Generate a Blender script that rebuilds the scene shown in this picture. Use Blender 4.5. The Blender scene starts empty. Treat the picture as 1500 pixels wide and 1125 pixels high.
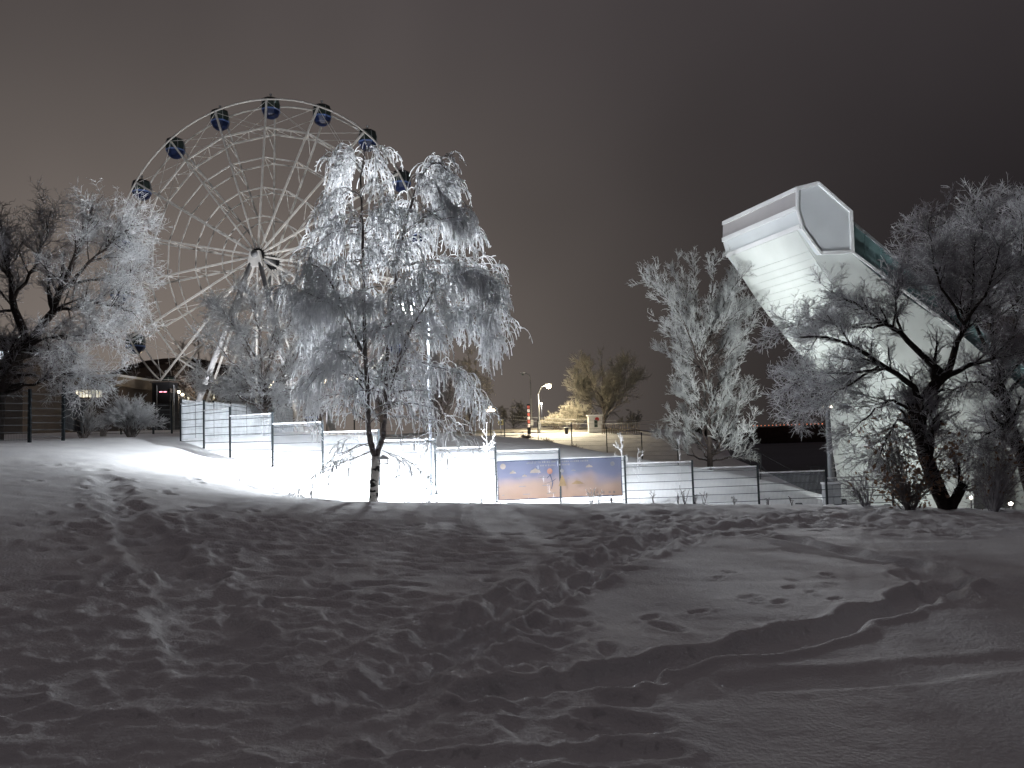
import bpy, math, random
import numpy as np
from mathutils import Vector, Matrix

random.seed(7)
RNG = np.random.default_rng(11)
SC = bpy.context.scene
COL = SC.collection

# ------------------------------------------------------------------ camera
F, CX, CY = 1133.0, 750.0, 562.5          # focal length and centre in photo pixels
EYE, PITCH, ROLL = 1.6, math.radians(3.7), 0.03
cam = bpy.data.cameras.new("camera")
cam.sensor_width = 36.0
cam.lens = 36.0 * F / 1500.0
cam.clip_start, cam.clip_end = 0.1, 8000
co = bpy.data.objects.new("camera", cam)
co.matrix_world = Matrix.Translation((0, 0, EYE)) @ Matrix.Rotation(math.pi / 2 + PITCH, 4, 'X') @ Matrix.Rotation(-ROLL, 4, 'Z')
COL.objects.link(co)
SC.camera = co


def ray(px, py):
    dx, dy = px - CX, py - CY
    u, v = dx - ROLL * dy, dy + ROLL * dx
    a, b = u / F, -v / F
    return np.array([a, math.cos(PITCH) - b * math.sin(PITCH), b * math.cos(PITCH) + math.sin(PITCH)])


def P(px, py, d):                          # the point d metres ahead seen at a photo pixel
    r = ray(px, py)
    return np.array([0, 0, EYE]) + r * (d / r[1])


def G(px, py, z=0.0):                      # the point on level z seen at a photo pixel
    r = ray(px, py)
    return np.array([0, 0, EYE]) + r * ((z - EYE) / r[2])


# ------------------------------------------------------------------ night sky
W = bpy.data.worlds.new("World")
SC.world = W
W.use_nodes = True
nt = W.node_tree
nt.nodes.clear()


def nd(tree, kind, **kw):
    n = tree.nodes.new(kind)
    for k, v in kw.items():
        if k.startswith('i_'):
            n.inputs[int(k[2:])].default_value = v
        else:
            setattr(n, k, v)
    return n


SKY_BASE, SKY_TOP, SKY_GLOW = 0.0115, 0.100, 0.200
tc = nd(nt, 'ShaderNodeTexCoord')
gd = Vector((math.sin(math.radians(-25)), math.cos(math.radians(-25)), 0.03)).normalized()
dot = nd(nt, 'ShaderNodeVectorMath', operation='DOT_PRODUCT')
dot.inputs[1].default_value = gd
sq = nd(nt, 'ShaderNodeVectorMath', operation='MULTIPLY')
sq.inputs[1].default_value = (1, 1, 1.55)
nt.links.new(tc.outputs['Generated'], sq.inputs[0])
nz = nd(nt, 'ShaderNodeVectorMath', operation='NORMALIZE')
nt.links.new(sq.outputs[0], nz.inputs[0])
nt.links.new(nz.outputs[0], dot.inputs[0])
m1 = nd(nt, 'ShaderNodeMath', operation='MULTIPLY_ADD', i_1=0.5, i_2=0.5)
nt.links.new(dot.outputs['Value'], m1.inputs[0])
m2 = nd(nt, 'ShaderNodeMath', operation='POWER', i_1=15.0)
nt.links.new(m1.outputs[0], m2.inputs[0])
sx = nd(nt, 'ShaderNodeSeparateXYZ')
nt.links.new(tc.outputs['Generated'], sx.inputs[0])
zz = nd(nt, 'ShaderNodeMath', operation='MULTIPLY')
zc = nd(nt, 'ShaderNodeMath', operation='MAXIMUM', i_1=0.0)
nt.links.new(sx.outputs[2], zc.inputs[0])
nt.links.new(zc.outputs[0], zz.inputs[0])
nt.links.new(zc.outputs[0], zz.inputs[1])
cloud = nd(nt, 'ShaderNodeTexNoise')
cloud.inputs['Scale'].default_value = 1.6
cloud.inputs['Detail'].default_value = 3
nt.links.new(tc.outputs['Generated'], cloud.inputs['Vector'])
cm = nd(nt, 'ShaderNodeMath', operation='MULTIPLY_ADD', i_1=1.1, i_2=0.45)
nt.links.new(cloud.outputs['Fac'], cm.inputs[0])
glow = nd(nt, 'ShaderNodeMix', data_type='RGBA', blend_type='MULTIPLY')
glow.inputs[0].default_value = 1.0


def scaled(col, fac):
    n = nd(nt, 'ShaderNodeVectorMath', operation='SCALE')
    n.inputs[0].default_value = col
    nt.links.new(fac.outputs[0], n.inputs['Scale'])
    return n


g1 = scaled((SKY_GLOW * 1.06, SKY_GLOW * 0.90, SKY_GLOW * 0.78), m2)
g2 = scaled((SKY_TOP * 1.10, SKY_TOP * 0.94, SKY_TOP * 0.97), zz)
ad = nd(nt, 'ShaderNodeVectorMath', operation='ADD')
nt.links.new(g1.outputs[0], ad.inputs[0])
nt.links.new(g2.outputs[0], ad.inputs[1])
ad2 = nd(nt, 'ShaderNodeVectorMath', operation='ADD')
nt.links.new(ad.outputs[0], ad2.inputs[0])
ad2.inputs[1].default_value = (SKY_BASE * 1.08, SKY_BASE * 0.93, SKY_BASE * 1.05)
fin = nd(nt, 'ShaderNodeVectorMath', operation='SCALE')
nt.links.new(ad2.outputs[0], fin.inputs[0])
nt.links.new(cm.outputs[0], fin.inputs['Scale'])
bg = nd(nt, 'ShaderNodeBackground')
bg.inputs['Strength'].default_value = 1.0
nt.links.new(fin.outputs[0], bg.inputs['Color'])
ow = nd(nt, 'ShaderNodeOutputWorld')
nt.links.new(bg.outputs[0], ow.inputs['Surface'])

SC.view_settings.view_transform = 'Standard'
SC.view_settings.look = 'None'
SC.view_settings.exposure = 0.0
SC.view_settings.gamma = 1.0
SC.view_settings.use_curve_mapping = False
SC.render.engine = 'CYCLES'
SC.cycles.use_denoising = True
SC.cycles.max_bounces = 8
SC.cycles.diffuse_bounces = 5
SC.cycles.transmission_bounces = 6
SC.cycles.transparent_max_bounces = 12
SC.cycles.sample_clamp_indirect = 25.0

# lamp powers (their lights are made in the lamps' builders below)
PARK_LED, PARK_SPILL, TOWER_FLOOD, SODIUM, GLOBES, WHEEL_FLOOD, PARK_UP = 31000, 1900, 2200, 2600, 520, 9000, 15500


# ------------------------------------------------------------------ materials
def mat(name, col, col2=None, scale=4.0, rough=0.8, bump=0.0, bscale=20.0, metal=0.0, spec=0.3, frost=0.0, emit=None, detail=4.0):
    m = bpy.data.materials.new(name)
    m.use_nodes = True
    t = m.node_tree
    b = t.nodes['Principled BSDF']
    b.inputs['Roughness'].default_value = rough
    b.inputs['Metallic'].default_value = metal
    b.inputs['Specular IOR Level'].default_value = spec
    g = nd(t, 'ShaderNodeTexCoord')
    n = nd(t, 'ShaderNodeTexNoise')
    n.inputs['Scale'].default_value = scale
    n.inputs['Detail'].default_value = detail
    t.links.new(g.outputs['Object'], n.inputs['Vector'])
    r = nd(t, 'ShaderNodeValToRGB')
    r.color_ramp.elements[0].position = 0.35
    r.color_ramp.elements[1].position = 0.65
    r.color_ramp.elements[0].color = (*(col2 or [c * 0.8 for c in col]), 1)
    r.color_ramp.elements[1].color = (*col, 1)
    t.links.new(n.outputs['Fac'], r.inputs['Fac'])
    out = r.outputs['Color']
    if frost > 0:                                   # rime settles on the upper sides
        ge = nd(t, 'ShaderNodeNewGeometry')
        s = nd(t, 'ShaderNodeSeparateXYZ')
        t.links.new(ge.outputs['Normal'], s.inputs[0])
        n2 = nd(t, 'ShaderNodeTexNoise')
        n2.inputs['Scale'].default_value = 9.0
        t.links.new(g.outputs['Object'], n2.inputs['Vector'])
        a = nd(t, 'ShaderNodeMath', operation='MULTIPLY_ADD', i_1=0.55, i_2=-0.05)
        t.links.new(s.outputs[2], a.inputs[0])
        a2 = nd(t, 'ShaderNodeMath', operation='ADD')
        t.links.new(a.outputs[0], a2.inputs[0])
        t.links.new(n2.outputs['Fac'], a2.inputs[1])
        mr = nd(t, 'ShaderNodeMapRange')
        mr.inputs['From Min'].default_value = 0.95 - frost
        mr.inputs['From Max'].default_value = 1.15 - frost
        t.links.new(a2.outputs[0], mr.inputs['Value'])
        mx = nd(t, 'ShaderNodeMix', data_type='RGBA')
        mx.inputs['B'].default_value = (0.72, 0.75, 0.8, 1)
        t.links.new(mr.outputs[0], mx.inputs[0])
        t.links.new(out, mx.inputs['A'])
        out = mx.outputs['Result']
    t.links.new(out, b.inputs['Base Color'])
    if emit:
        b.inputs['Emission Color'].default_value = (*emit[:3], 1)
        b.inputs['Emission Strength'].default_value = emit[3]
    if bump > 0:
        n3 = nd(t, 'ShaderNodeTexNoise')
        n3.inputs['Scale'].default_value = bscale
        n3.inputs['Detail'].default_value = 6
        t.links.new(g.outputs['Object'], n3.inputs['Vector'])
        bp = nd(t, 'ShaderNodeBump')
        bp.inputs['Strength'].default_value = bump
        bp.inputs['Distance'].default_value = 0.05
        t.links.new(n3.outputs['Fac'], bp.inputs['Height'])
        t.links.new(bp.outputs[0], b.inputs['Normal'])
    return m


def rime(name, col, trans=0.35):                     # hoar frost lets part of the light through
    m = mat(name, col, [c * 0.72 for c in col], 3.0, 0.9, spec=0.1)
    t = m.node_tree
    b = t.nodes['Principled BSDF']
    tr = nd(t, 'ShaderNodeBsdfTranslucent')
    src = b.inputs['Base Color'].links[0].from_socket
    t.links.new(src, tr.inputs['Color'])
    mx = nd(t, 'ShaderNodeMixShader', i_0=trans)
    t.links.new(b.outputs[0], mx.inputs[1])
    t.links.new(tr.outputs[0], mx.inputs[2])
    t.links.new(mx.outputs[0], t.nodes['Material Output'].inputs['Surface'])
    return m


def lamp_mat(name, col, s):
    return mat(name, col, col, emit=(*col, s), rough=0.4)


M = dict(
    snow=mat('snow', (0.84, 0.85, 0.87), (0.74, 0.75, 0.78), 0.9, 0.75, bump=0.35, bscale=34.0, spec=0.25),
    ice=mat('river ice', (0.07, 0.075, 0.10), (0.04, 0.045, 0.06), 0.02, 0.6),
    road=mat('snowy road', (0.55, 0.53, 0.5), (0.3, 0.28, 0.26), 0.5, 0.85, bump=0.3, bscale=3),
    frost=rime('hoar frost', (0.94, 0.945, 0.96), 0.66),
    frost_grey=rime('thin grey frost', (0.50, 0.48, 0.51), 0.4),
    frost_pale=rime('dull frost on fine twigs', (0.66, 0.67, 0.68), 0.5),
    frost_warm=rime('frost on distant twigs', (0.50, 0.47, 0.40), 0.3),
    twig=rime('thinly rimed twig', (0.30, 0.27, 0.275), 0.3),
    bark=mat('dark bark', (0.055, 0.042, 0.038), (0.022, 0.017, 0.016), 12, 0.95, bump=0.8, bscale=25, frost=0.12),
    bark_frosty=mat('frosted bark', (0.20, 0.175, 0.165), (0.10, 0.085, 0.08), 10, 0.95, bump=0.5, bscale=20, frost=0.33),
    leaf=rime('dry brown leaf', (0.34, 0.22, 0.16), .35),
    post=mat('dark green post', (0.02, 0.026, 0.03), (0.012, 0.016, 0.02), 5, 0.5),
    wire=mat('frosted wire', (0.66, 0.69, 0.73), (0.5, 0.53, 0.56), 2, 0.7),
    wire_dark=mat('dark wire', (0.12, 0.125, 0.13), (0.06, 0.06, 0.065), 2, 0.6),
    fold=mat('grey fold wire', (0.13, 0.14, 0.16), (0.08, 0.09, 0.1), 2, 0.6),
    white=mat('white painted steel', (0.70, 0.70, 0.70), (0.58, 0.58, 0.58), 1.5, 0.5),
    rimed_steel=mat('rimed white steel', (0.74, 0.73, 0.71), (0.6, 0.59, 0.58), 2.0, 0.7),
    grey=mat('grey steel', (0.3, 0.31, 0.33), (0.22, 0.23, 0.25), 3, 0.5, metal=0.2),
    black=mat('black steel', (0.016, 0.016, 0.018), None, 3, 0.5),
    blue=mat('blue cabin shell', (0.014, 0.026, 0.085), (0.010, 0.018, 0.06), 3, 0.3),
    pale_blue=mat('pale blue stripe', (0.16, 0.25, 0.55), None, 3, 0.4),
    glass=mat('dark cabin glass', (0.05, 0.07, 0.065), (0.03, 0.045, 0.04), 2, 0.08, spec=0.6),
    panel=mat('pale cladding', (0.66, 0.69, 0.68), (0.60, 0.63, 0.62), 0.7, 0.55),
    panel_cool=mat('cool grey cladding', (0.61, 0.64, 0.67), (0.56, 0.59, 0.62), 0.6, 0.55),
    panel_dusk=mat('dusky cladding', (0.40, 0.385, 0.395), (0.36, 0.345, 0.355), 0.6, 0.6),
    trim=mat('white trim', (0.76, 0.77, 0.79), (0.7, 0.71, 0.73), 1, 0.5),
    teal=mat('teal glazing', (0.20, 0.30, 0.31), (0.13, 0.21, 0.22), 0.8, 0.2, spec=0.5),
    concrete=mat('pale concrete', (0.42, 0.43, 0.45), (0.34, 0.35, 0.37), 3, 0.9, bump=0.3),
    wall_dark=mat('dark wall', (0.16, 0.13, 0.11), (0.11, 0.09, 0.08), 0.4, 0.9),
    fascia=mat('beige fascia', (0.34, 0.29, 0.23), (0.28, 0.23, 0.18), 0.5, 0.8),
    roof=mat('dark roof', (0.07, 0.055, 0.05), (0.05, 0.04, 0.035), 0.3, 0.9),
    red=mat('red paint', (0.45, 0.03, 0.03), None, 2, 0.5),
    yellow=mat('yellow sign', (0.5, 0.45, 0.2), None, 2, 0.5),
    lamp_white=lamp_mat('white lamp lens', (0.93, 0.97, 1.0), 120),
    lamp_sodium=lamp_mat('warm lamp lens', (1.0, 0.86, 0.58), 45),
    lamp_far=lamp_mat('far lamp lens', (1.0, 0.9, 0.75), 6),
    lamp_globe=lamp_mat('frosted globe', (1.0, 0.87, 0.68), 7),
    window_lit=lamp_mat('lit window', (1.0, 0.92, 0.70), 1.6),
    window_cool=lamp_mat('cool lit window', (0.8, 0.9, 1.0), 1.5),
    pink=lamp_mat('pink light', (1.0, 0.35, 0.45), 2.5),
    red_light=lamp_mat('red shore light', (1.0, 0.30, 0.14), 0.8),
    sign_lit=lamp_mat('lit red sign', (0.9, 0.22, 0.16), 0.22),
    sign_white=lamp_mat('lit white sign', (1.0, 0.85, 0.75), 0.4),
)


def birch_bark():
    m = mat('birch bark', (0.62, 0.58, 0.54), (0.45, 0.41, 0.37), 5, 0.8, bump=0.4, bscale=18)
    t = m.node_tree
    b = t.nodes['Principled BSDF']
    src = b.inputs['Base Color'].links[0].from_socket
    g = nd(t, 'ShaderNodeTexCoord')
    mp = nd(t, 'ShaderNodeMapping')
    mp.inputs['Scale'].default_value = (3.2, 3.2, 7.0)
    t.links.new(g.outputs['Object'], mp.inputs[0])
    n = nd(t, 'ShaderNodeTexNoise')
    n.inputs['Scale'].default_value = 1.4
    n.inputs['Detail'].default_value = 3
    t.links.new(mp.outputs[0], n.inputs['Vector'])
    r = nd(t, 'ShaderNodeValToRGB')
    r.color_ramp.elements[0].position = 0.50
    r.color_ramp.elements[1].position = 0.56
    t.links.new(n.outputs['Fac'], r.inputs[0])
    mx = nd(t, 'ShaderNodeMix', data_type='RGBA')
    t.links.new(r.outputs[0], mx.inputs[0])
    t.links.new(src, mx.inputs['A'])
    mx.inputs['B'].default_value = (0.02, 0.017, 0.016, 1)
    t.links.new(mx.outputs['Result'], b.inputs['Base Color'])
    return m


M['birch'] = birch_bark()


# ------------------------------------------------------------------ mesh helpers
class MB:
    def __init__(s):
        s.v, s.f, s.n = [], [], 0

    def add(s, v, f):
        v = np.asarray(v, float).reshape(-1, 3)
        s.v.append(v)
        for a in (f if isinstance(f, list) and len(f) and isinstance(f[0], np.ndarray) and f[0].ndim == 2 else [np.asarray(f)]):
            s.f.append(np.asarray(a) + s.n)
        s.n += len(v)
        return s

    def polys(s, v, faces):                          # faces of any size
        v = np.asarray(v, float).reshape(-1, 3)
        s.v.append(v)
        for f in faces:
            s.f.append(np.asarray([f]) + s.n)
        s.n += len(v)
        return s

    def bar(s, p, q, w, h=None, up=(0, 0, 1)):       # rectangular bar from p to q
        p, q = np.asarray(p, float), np.asarray(q, float)
        h = w if h is None else h
        d = (q - p) / np.linalg.norm(q - p)
        u = np.asarray(up, float)
        if abs(d @ u) > 0.95:
            u = np.array([0, 1, 0.0]) if abs(d[1]) < 0.9 else np.array([1.0, 0, 0])
        x = np.cross(d, u)
        x /= np.linalg.norm(x)
        z = np.cross(x, d)
        c = [(-1, -1), (1, -1), (1, 1), (-1, 1)]
        v = [b + x * i * w / 2 + z * j * h / 2 for b in (p, q) for i, j in c]
        return s.add(v, [[0, 3, 2, 1], [4, 5, 6, 7], [0, 1, 5, 4], [1, 2, 6, 5], [2, 3, 7, 6], [3, 0, 4, 7]])

    def box(s, c, sx, sy, sz, rz=0.0):               # box standing on c
        c = np.asarray(c, float)
        a, b = math.cos(rz), math.sin(rz)
        o = np.array([a, b, 0]) * (sx / 2)
        return s.bar(c - o + [0, 0, sz / 2], c + o + [0, 0, sz / 2], sy, sz)

    def tube(s, pts, r, sides=8, cap=True):
        pts = np.asarray(pts, float)[None]
        r = np.broadcast_to(np.asarray(r, float), (pts.shape[1],))[None]
        s.tubes(pts, r, sides)
        if cap:
            m = pts.shape[1]
            base = s.n - m * sides
            s.f.append(np.array([[base + i for i in range(sides)][::-1]]))
            s.f.append(np.array([[base + (m - 1) * sides + i for i in range(sides)]]))
        return s

    def tubes(s, pts, r, sides=3):                   # many alike tubes at once: pts (K, m, 3), r (K, m)
        K, m, _ = pts.shape
        d = np.gradient(pts, axis=1)
        d /= np.linalg.norm(d, axis=2, keepdims=True) + 1e-9
        ref = np.zeros((K, 1, 3))
        md = np.abs(d.mean(axis=1))
        ref[np.arange(K), 0, np.argmin(md, axis=1)] = 1
        x = np.cross(d, np.broadcast_to(ref, d.shape))
        x /= np.linalg.norm(x, axis=2, keepdims=True) + 1e-9
        y = np.cross(d, x)
        a = np.arange(sides) * 2 * math.pi / sides
        v = pts[:, :, None] + r[:, :, None, None] * (x[:, :, None] * np.cos(a)[:, None] + y[:, :, None] * np.sin(a)[:, None])
        k, i, j = np.meshgrid(np.arange(K), np.arange(m - 1), np.arange(sides), indexing='ij')
        j2 = (j + 1) % sides
        b = k * m * sides + i * sides
        q = np.stack([b + j, b + j2, b + sides + j2, b + sides + j], -1).reshape(-1, 4)
        return s.add(v.reshape(-1, 3), [q])

    def lathe(s, c, prof, sides=12, rz=0.0):         # profile [(radius, z)] about the vertical through c
        c = np.asarray(c, float)
        a = np.arange(sides) * 2 * math.pi / sides + rz
        v = np.array([[c[0] + r * math.cos(t), c[1] + r * math.sin(t), c[2] + z] for r, z in prof for t in a])
        f = [[i * sides + j, i * sides + (j + 1) % sides, (i + 1) * sides + (j + 1) % sides, (i + 1) * sides + j]
             for i in range(len(prof) - 1) for j in range(sides)]
        s.add(v, f)
        b = s.n - len(v)
        s.f.append(np.array([[b + i for i in range(sides)][::-1]]))
        s.f.append(np.array([[b + (len(prof) - 1) * sides + i for i in range(sides)]]))
        return s

    def ball(s, c, r, sides=12, rows=7):
        return s.lathe(c, [(max(1e-3, r * math.sin(math.pi * i / rows)), -r * math.cos(math.pi * i / rows)) for i in range(rows + 1)], sides)

    def prism(s, poly, off):                         # polygon swept by a vector
        p = np.asarray(poly, float)
        n = len(p)
        v = np.concatenate([p, p + np.asarray(off, float)])
        return s.polys(v, [list(range(n)), list(range(2 * n - 1, n - 1, -1))] + [[i, i + n, (i + 1) % n + n, (i + 1) % n] for i in range(n)])

    def build(s, name, m, parent=None, smooth=False, origin=None, kind=None):
        v = np.concatenate(s.v)
        off = np.zeros(3)
        if parent is not None:
            q, off = parent, np.zeros(3)
            while q is not None:
                off = off + np.array(q.location)
                q = q.parent
        elif origin is not None:
            off = np.asarray(origin, float)
        v = v - off
        me = bpy.data.meshes.new(name)
        tot = np.concatenate([np.full(len(a), a.shape[1]) for a in s.f])
        idx = np.concatenate([a.reshape(-1) for a in s.f])
        me.vertices.add(len(v))
        me.vertices.foreach_set('co', v.astype(np.float32).ravel())
        me.loops.add(len(idx))
        me.loops.foreach_set('vertex_index', idx.astype(np.int32))
        me.polygons.add(len(tot))
        me.polygons.foreach_set('loop_start', np.concatenate([[0], np.cumsum(tot)[:-1]]).astype(np.int32))
        me.polygons.foreach_set('loop_total', tot.astype(np.int32))
        me.polygons.foreach_set('use_smooth', np.full(len(tot), smooth))
        me.update(calc_edges=True)
        me.validate()
        me.materials.append(M[m] if isinstance(m, str) else m)
        o = bpy.data.objects.new(name, me)
        COL.objects.link(o)
        if parent is not None:
            o.parent = parent
        elif origin is not None:
            o.location = off
        if kind:
            o['kind'] = kind
        return o


def tag(o, label=None, cat=None, group=None, kind=None):
    for k, v in (('label', label), ('category', cat), ('group', group), ('kind', kind)):
        if v:
            o[k] = v
    return o


def thing(name, loc, label, cat, group=None):
    o = bpy.data.objects.new(name, None)
    o.location = tuple(float(c) for c in loc)
    o.empty_display_size = 0.2
    COL.objects.link(o)
    return tag(o, label, cat, group)


def copy_tree(o, parent=None):
    c = o.copy()
    COL.objects.link(c)
    if parent is not None:
        c.parent = parent
    for ch in list(o.children):
        copy_tree(ch, c)
    return c


def spot(loc, target, power, angle, blend, col, size=0.15):
    l = bpy.data.lights.new('spot_light', 'SPOT')
    l.energy, l.spot_size, l.spot_blend, l.color, l.shadow_soft_size = power, math.radians(angle), blend, col, size
    o = bpy.data.objects.new('spot_light', l)
    d = Vector(target) - Vector(loc)
    o.rotation_euler = d.to_track_quat('-Z', 'Y').to_euler()
    o.location = loc
    COL.objects.link(o)
    return o


def point(loc, power, col, size=0.15):
    l = bpy.data.lights.new('point_light', 'POINT')
    l.energy, l.color, l.shadow_soft_size = power, col, size
    o = bpy.data.objects.new('point_light', l)
    o.location = loc
    COL.objects.link(o)
    return o


# ------------------------------------------------------------------ the ground
ctrl = []


def cpx(px, py, d):
    ctrl.append(P(px, py, d))


for x, y, z in [(0, 2, 0), (-4, 3, 0.05), (4, 3, 0), (-4.3, 6.5, .2), (4.5, 7, 0), (0, 8, .02), (0, 13, .08), (5, 13, -.05), (9, 13, -.12),
                (-6, 11, .4), (-9, 15, .75), (-13, 16, 1.1), (-10, 8, .7), (-16, 26, 1.6), (-22, 24, 1.8), (-20, 10, 1.3), (12, 6, 0), (18, 13, -.2),
                (0, -8, .2), (-15, -8, .8), (15, -8, 0), (0, -60, .5), (-60, -40, 2), (60, -40, -1), (-60, 30, 2.2), (70, 40, -9), (45, 20, -1.5),
                (3, 22, -.75), (9, 21.5, -1.0), (14, 21, -1.2), (22, 22, -2), (-3, 22, -.45), (16, 31, -2.7), (24, 36, -4), (30, 50, -7), (18, 60, -5), (8, 66, -2.6),
                (45, 75, -11), (45, 110, -12), (20, 75, -4.5), (34, 100, -6)]:
    ctrl.append(np.array([x, y, z], float))
for a in [(640, 735, 17), (900, 738, 16.5), (1150, 741, 16), (1400, 745, 15.3), (545, 736, 18.5), (400, 722, 20), (250, 690, 22), (340, 703, 21),
          (100, 646, 40), (45, 648, 30), (150, 660, 28), (200, 668, 26),
          (265, 646, 33.3), (299, 657, 31.6), (337, 671, 30), (399, 684, 28.5), (472, 697, 27.7), (554, 711, 27.6), (636, 723, 28), (724, 735, 28.5),
          (817, 743, 29), (912, 750, 29.3), (1010, 755, 29.5), (1105, 762, 29.7), (1204, 769, 29.9),
          (286, 641, 35.5), (361, 637, 44), (429, 632, 59), (225, 636, 48), (131, 637, 48), (560, 662, 40), (700, 667, 40), (550, 646, 60), (720, 641, 65),
          (820, 652, 58), (900, 666, 50), (1000, 682, 42), (1075, 696, 38), (1200, 736, 34),
          (720, 636, 95), (850, 632, 98), (950, 634, 95), (850, 650, 88), (1000, 646, 95), (1100, 682, 95), (560, 638, 95), (400, 638, 80), (250, 638, 90), (720, 634, 125), (900, 631, 125), (500, 638, 125), (300, 640, 125)]:
    cpx(*a)
ctrl = np.array(ctrl)


def tps(r2):
    return 0.5 * r2 * np.log(r2 + 1e-6)


_n = len(ctrl)
_d2 = ((ctrl[:, None, :2] - ctrl[None, :, :2]) ** 2).sum(-1)
_A = np.zeros((_n + 3, _n + 3))
_A[:_n, :_n] = tps(_d2) + np.eye(_n) * 2.0
_A[:_n, _n] = 1
_A[:_n, _n + 1:] = ctrl[:, :2]
_A[_n:, :_n] = _A[:_n, _n:].T
_w = np.linalg.solve(_A, np.concatenate([ctrl[:, 2], np.zeros(3)]))


def sstep(a, b, x):
    t = np.clip((x - a) / (b - a), 0, 1)
    return t * t * (3 - 2 * t)


def H(x, y):
    x, y = np.atleast_1d(np.asarray(x, float)), np.atleast_1d(np.asarray(y, float))
    sh = x.shape
    x, y = x.ravel(), y.ravel()
    out = np.zeros(len(x))
    for s in range(0, len(x), 40000):
        xs, ys = x[s:s + 40000], y[s:s + 40000]
        d2 = (xs[:, None] - ctrl[:, 0]) ** 2 + (ys[:, None] - ctrl[:, 1]) ** 2
        out[s:s + 40000] = tps(d2) @ _w[:_n] + _w[_n] + _w[_n + 1] * xs + _w[_n + 2] * ys
    out = np.clip(out, -14, 3.2)
    r = np.hypot(x, y)
    far = 1.6 - 16 * sstep(0, 1, (x - (0.22 * y - 2)) / (12 + 0.05 * np.abs(y)))
    w = sstep(100, 150, r)
    return (out * (1 - w) + far * w).reshape(sh)


def hz(x, y):
    return float(H(x, y)[0])


def vnoise(x, y, seed):
    xi, yi = np.floor(x).astype(np.int64), np.floor(y).astype(np.int64)
    fx, fy = x - xi, y - yi
    fx, fy = fx * fx * (3 - 2 * fx), fy * fy * (3 - 2 * fy)

    def h(a, b):
        n = (a * 374761393 + b * 668265263 + seed * 974634777) & 0x7fffffff
        n = ((n ^ (n >> 13)) * 1274126177) & 0x7fffffff
        return ((n ^ (n >> 16)) & 0xffff) / 65535.0
    return (h(xi, yi) * (1 - fx) + h(xi + 1, yi) * fx) * (1 - fy) + (h(xi, yi + 1) * (1 - fx) + h(xi + 1, yi + 1) * fx) * fy - 0.5


rr = np.concatenate([np.geomspace(0.5, 2.8, 26)[:-1], np.geomspace(2.8, 24, 370)[:-1], np.geomspace(24, 150, 130)[:-1], np.geomspace(150, 4000, 46)])
th = np.concatenate([np.linspace(-43, 43, 470), np.linspace(43, 317, 50)[1:-1]]) * math.pi / 180
RR, TH = np.meshgrid(rr, th, indexing='ij')
GX, GY = RR * np.sin(TH), RR * np.cos(TH)
GZ = H(GX, GY)
near = 1 - sstep(40, 110, RR)
GZ += near * (0.035 * vnoise(GX / 3.1, GY / 3.1, 1) + 0.03 * vnoise(GX / 1.1, GY / 1.1, 2))
amp = near * (1 - sstep(24, 34, RR))
rough_left = 0.35 + 0.65 * sstep(1.5, -2.5, GX - 0.0 * GY)                       # trodden on the left, smoother on the right
churn = sstep(12.8, 14.2, GY) * (1 - sstep(16.0, 17.5, GY)) * sstep(-1, 3, GX)    # churned band along the crest
GZ += amp * (0.030 * rough_left + 0.05 * churn) * vnoise(GX / 0.42, GY / 0.42, 3)
GZ += amp * (0.014 * rough_left + 0.045 * churn) * vnoise(GX / 0.15, GY / 0.19, 4)
GZ += amp * 0.012 * vnoise(GX / 0.07, GY / 0.07, 5) * (0.5 + churn)
GZ += amp * 0.02 * vnoise(GX / 0.9 + GY * 0.1, GY / 0.25, 6)                     # wind ripples


def carve(path_px, width, depth, rim, wob=0.15):
    pts = np.array([G(a, b, z)[:2] for a, b, z in path_px])
    dense = []
    for i in range(len(pts) - 1):
        for t in np.linspace(0, 1, 30, endpoint=False):
            dense.append(pts[i] * (1 - t) + pts[i + 1] * t)
    dense = np.array(dense)
    sel = (RR < 25) & (np.abs(TH) < 0.76)
    x, y = GX[sel], GY[sel]
    d = np.full(len(x), 99.0)
    for q in dense:
        d = np.minimum(d, (x - q[0]) ** 2 + (y - q[1]) ** 2)
    d = np.sqrt(d) + wob * vnoise(x / 0.35, y / 0.35, 9)
    k = d / width
    GZ[sel] += -depth * np.exp(-k ** 4) + rim * np.exp(-((k - 1.45) / 0.4) ** 2)


carve([(1390, 850, 0), (1330, 885, 0), (1240, 918, 0), (1150, 940, 0), (1060, 958, 0), (960, 975, 0), (860, 1000, 0), (720, 1015, 0)], 0.16, 0.085, 0.035, 0.25)
carve([(1390, 850, 0), (1370, 832, 0), (1330, 822, 0), (1220, 800, 0), (1130, 785, 0)], 0.17, 0.075, 0.03, 0.25)
carve([(1400, 880, 0), (1360, 855, 0), (1320, 838, 0)], 0.13, 0.06, 0.02)
carve([(560, 1010, 0), (640, 950, 0), (740, 895, 0), (830, 850, 0), (900, 815, 0), (960, 790, 0), (1060, 772, 0), (1180, 758, 0)], 0.30, 0.07, 0.03, 0.35)
carve([(620, 980, 0), (720, 925, 0), (820, 872, 0), (880, 840, 0)], 0.16, 0.06, 0.03, 0.3)
carve([(1500, 965, 0), (1350, 980, 0), (1200, 990, 0), (1080, 1000, 0)], 0.16, 0.022, 0.006)
carve([(100, 668, .8), (150, 710, .7), (190, 755, .5), (250, 800, .4), (280, 850, .3), (330, 930, .2)], 0.3, 0.07, 0.03, 0.35)
carve([(130, 660, 1.0), (260, 672, .9), (400, 715, .4)], 0.25, 0.05, 0.02, 0.3)


DEP, RIM = np.zeros_like(GZ), np.zeros_like(GZ)


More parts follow.
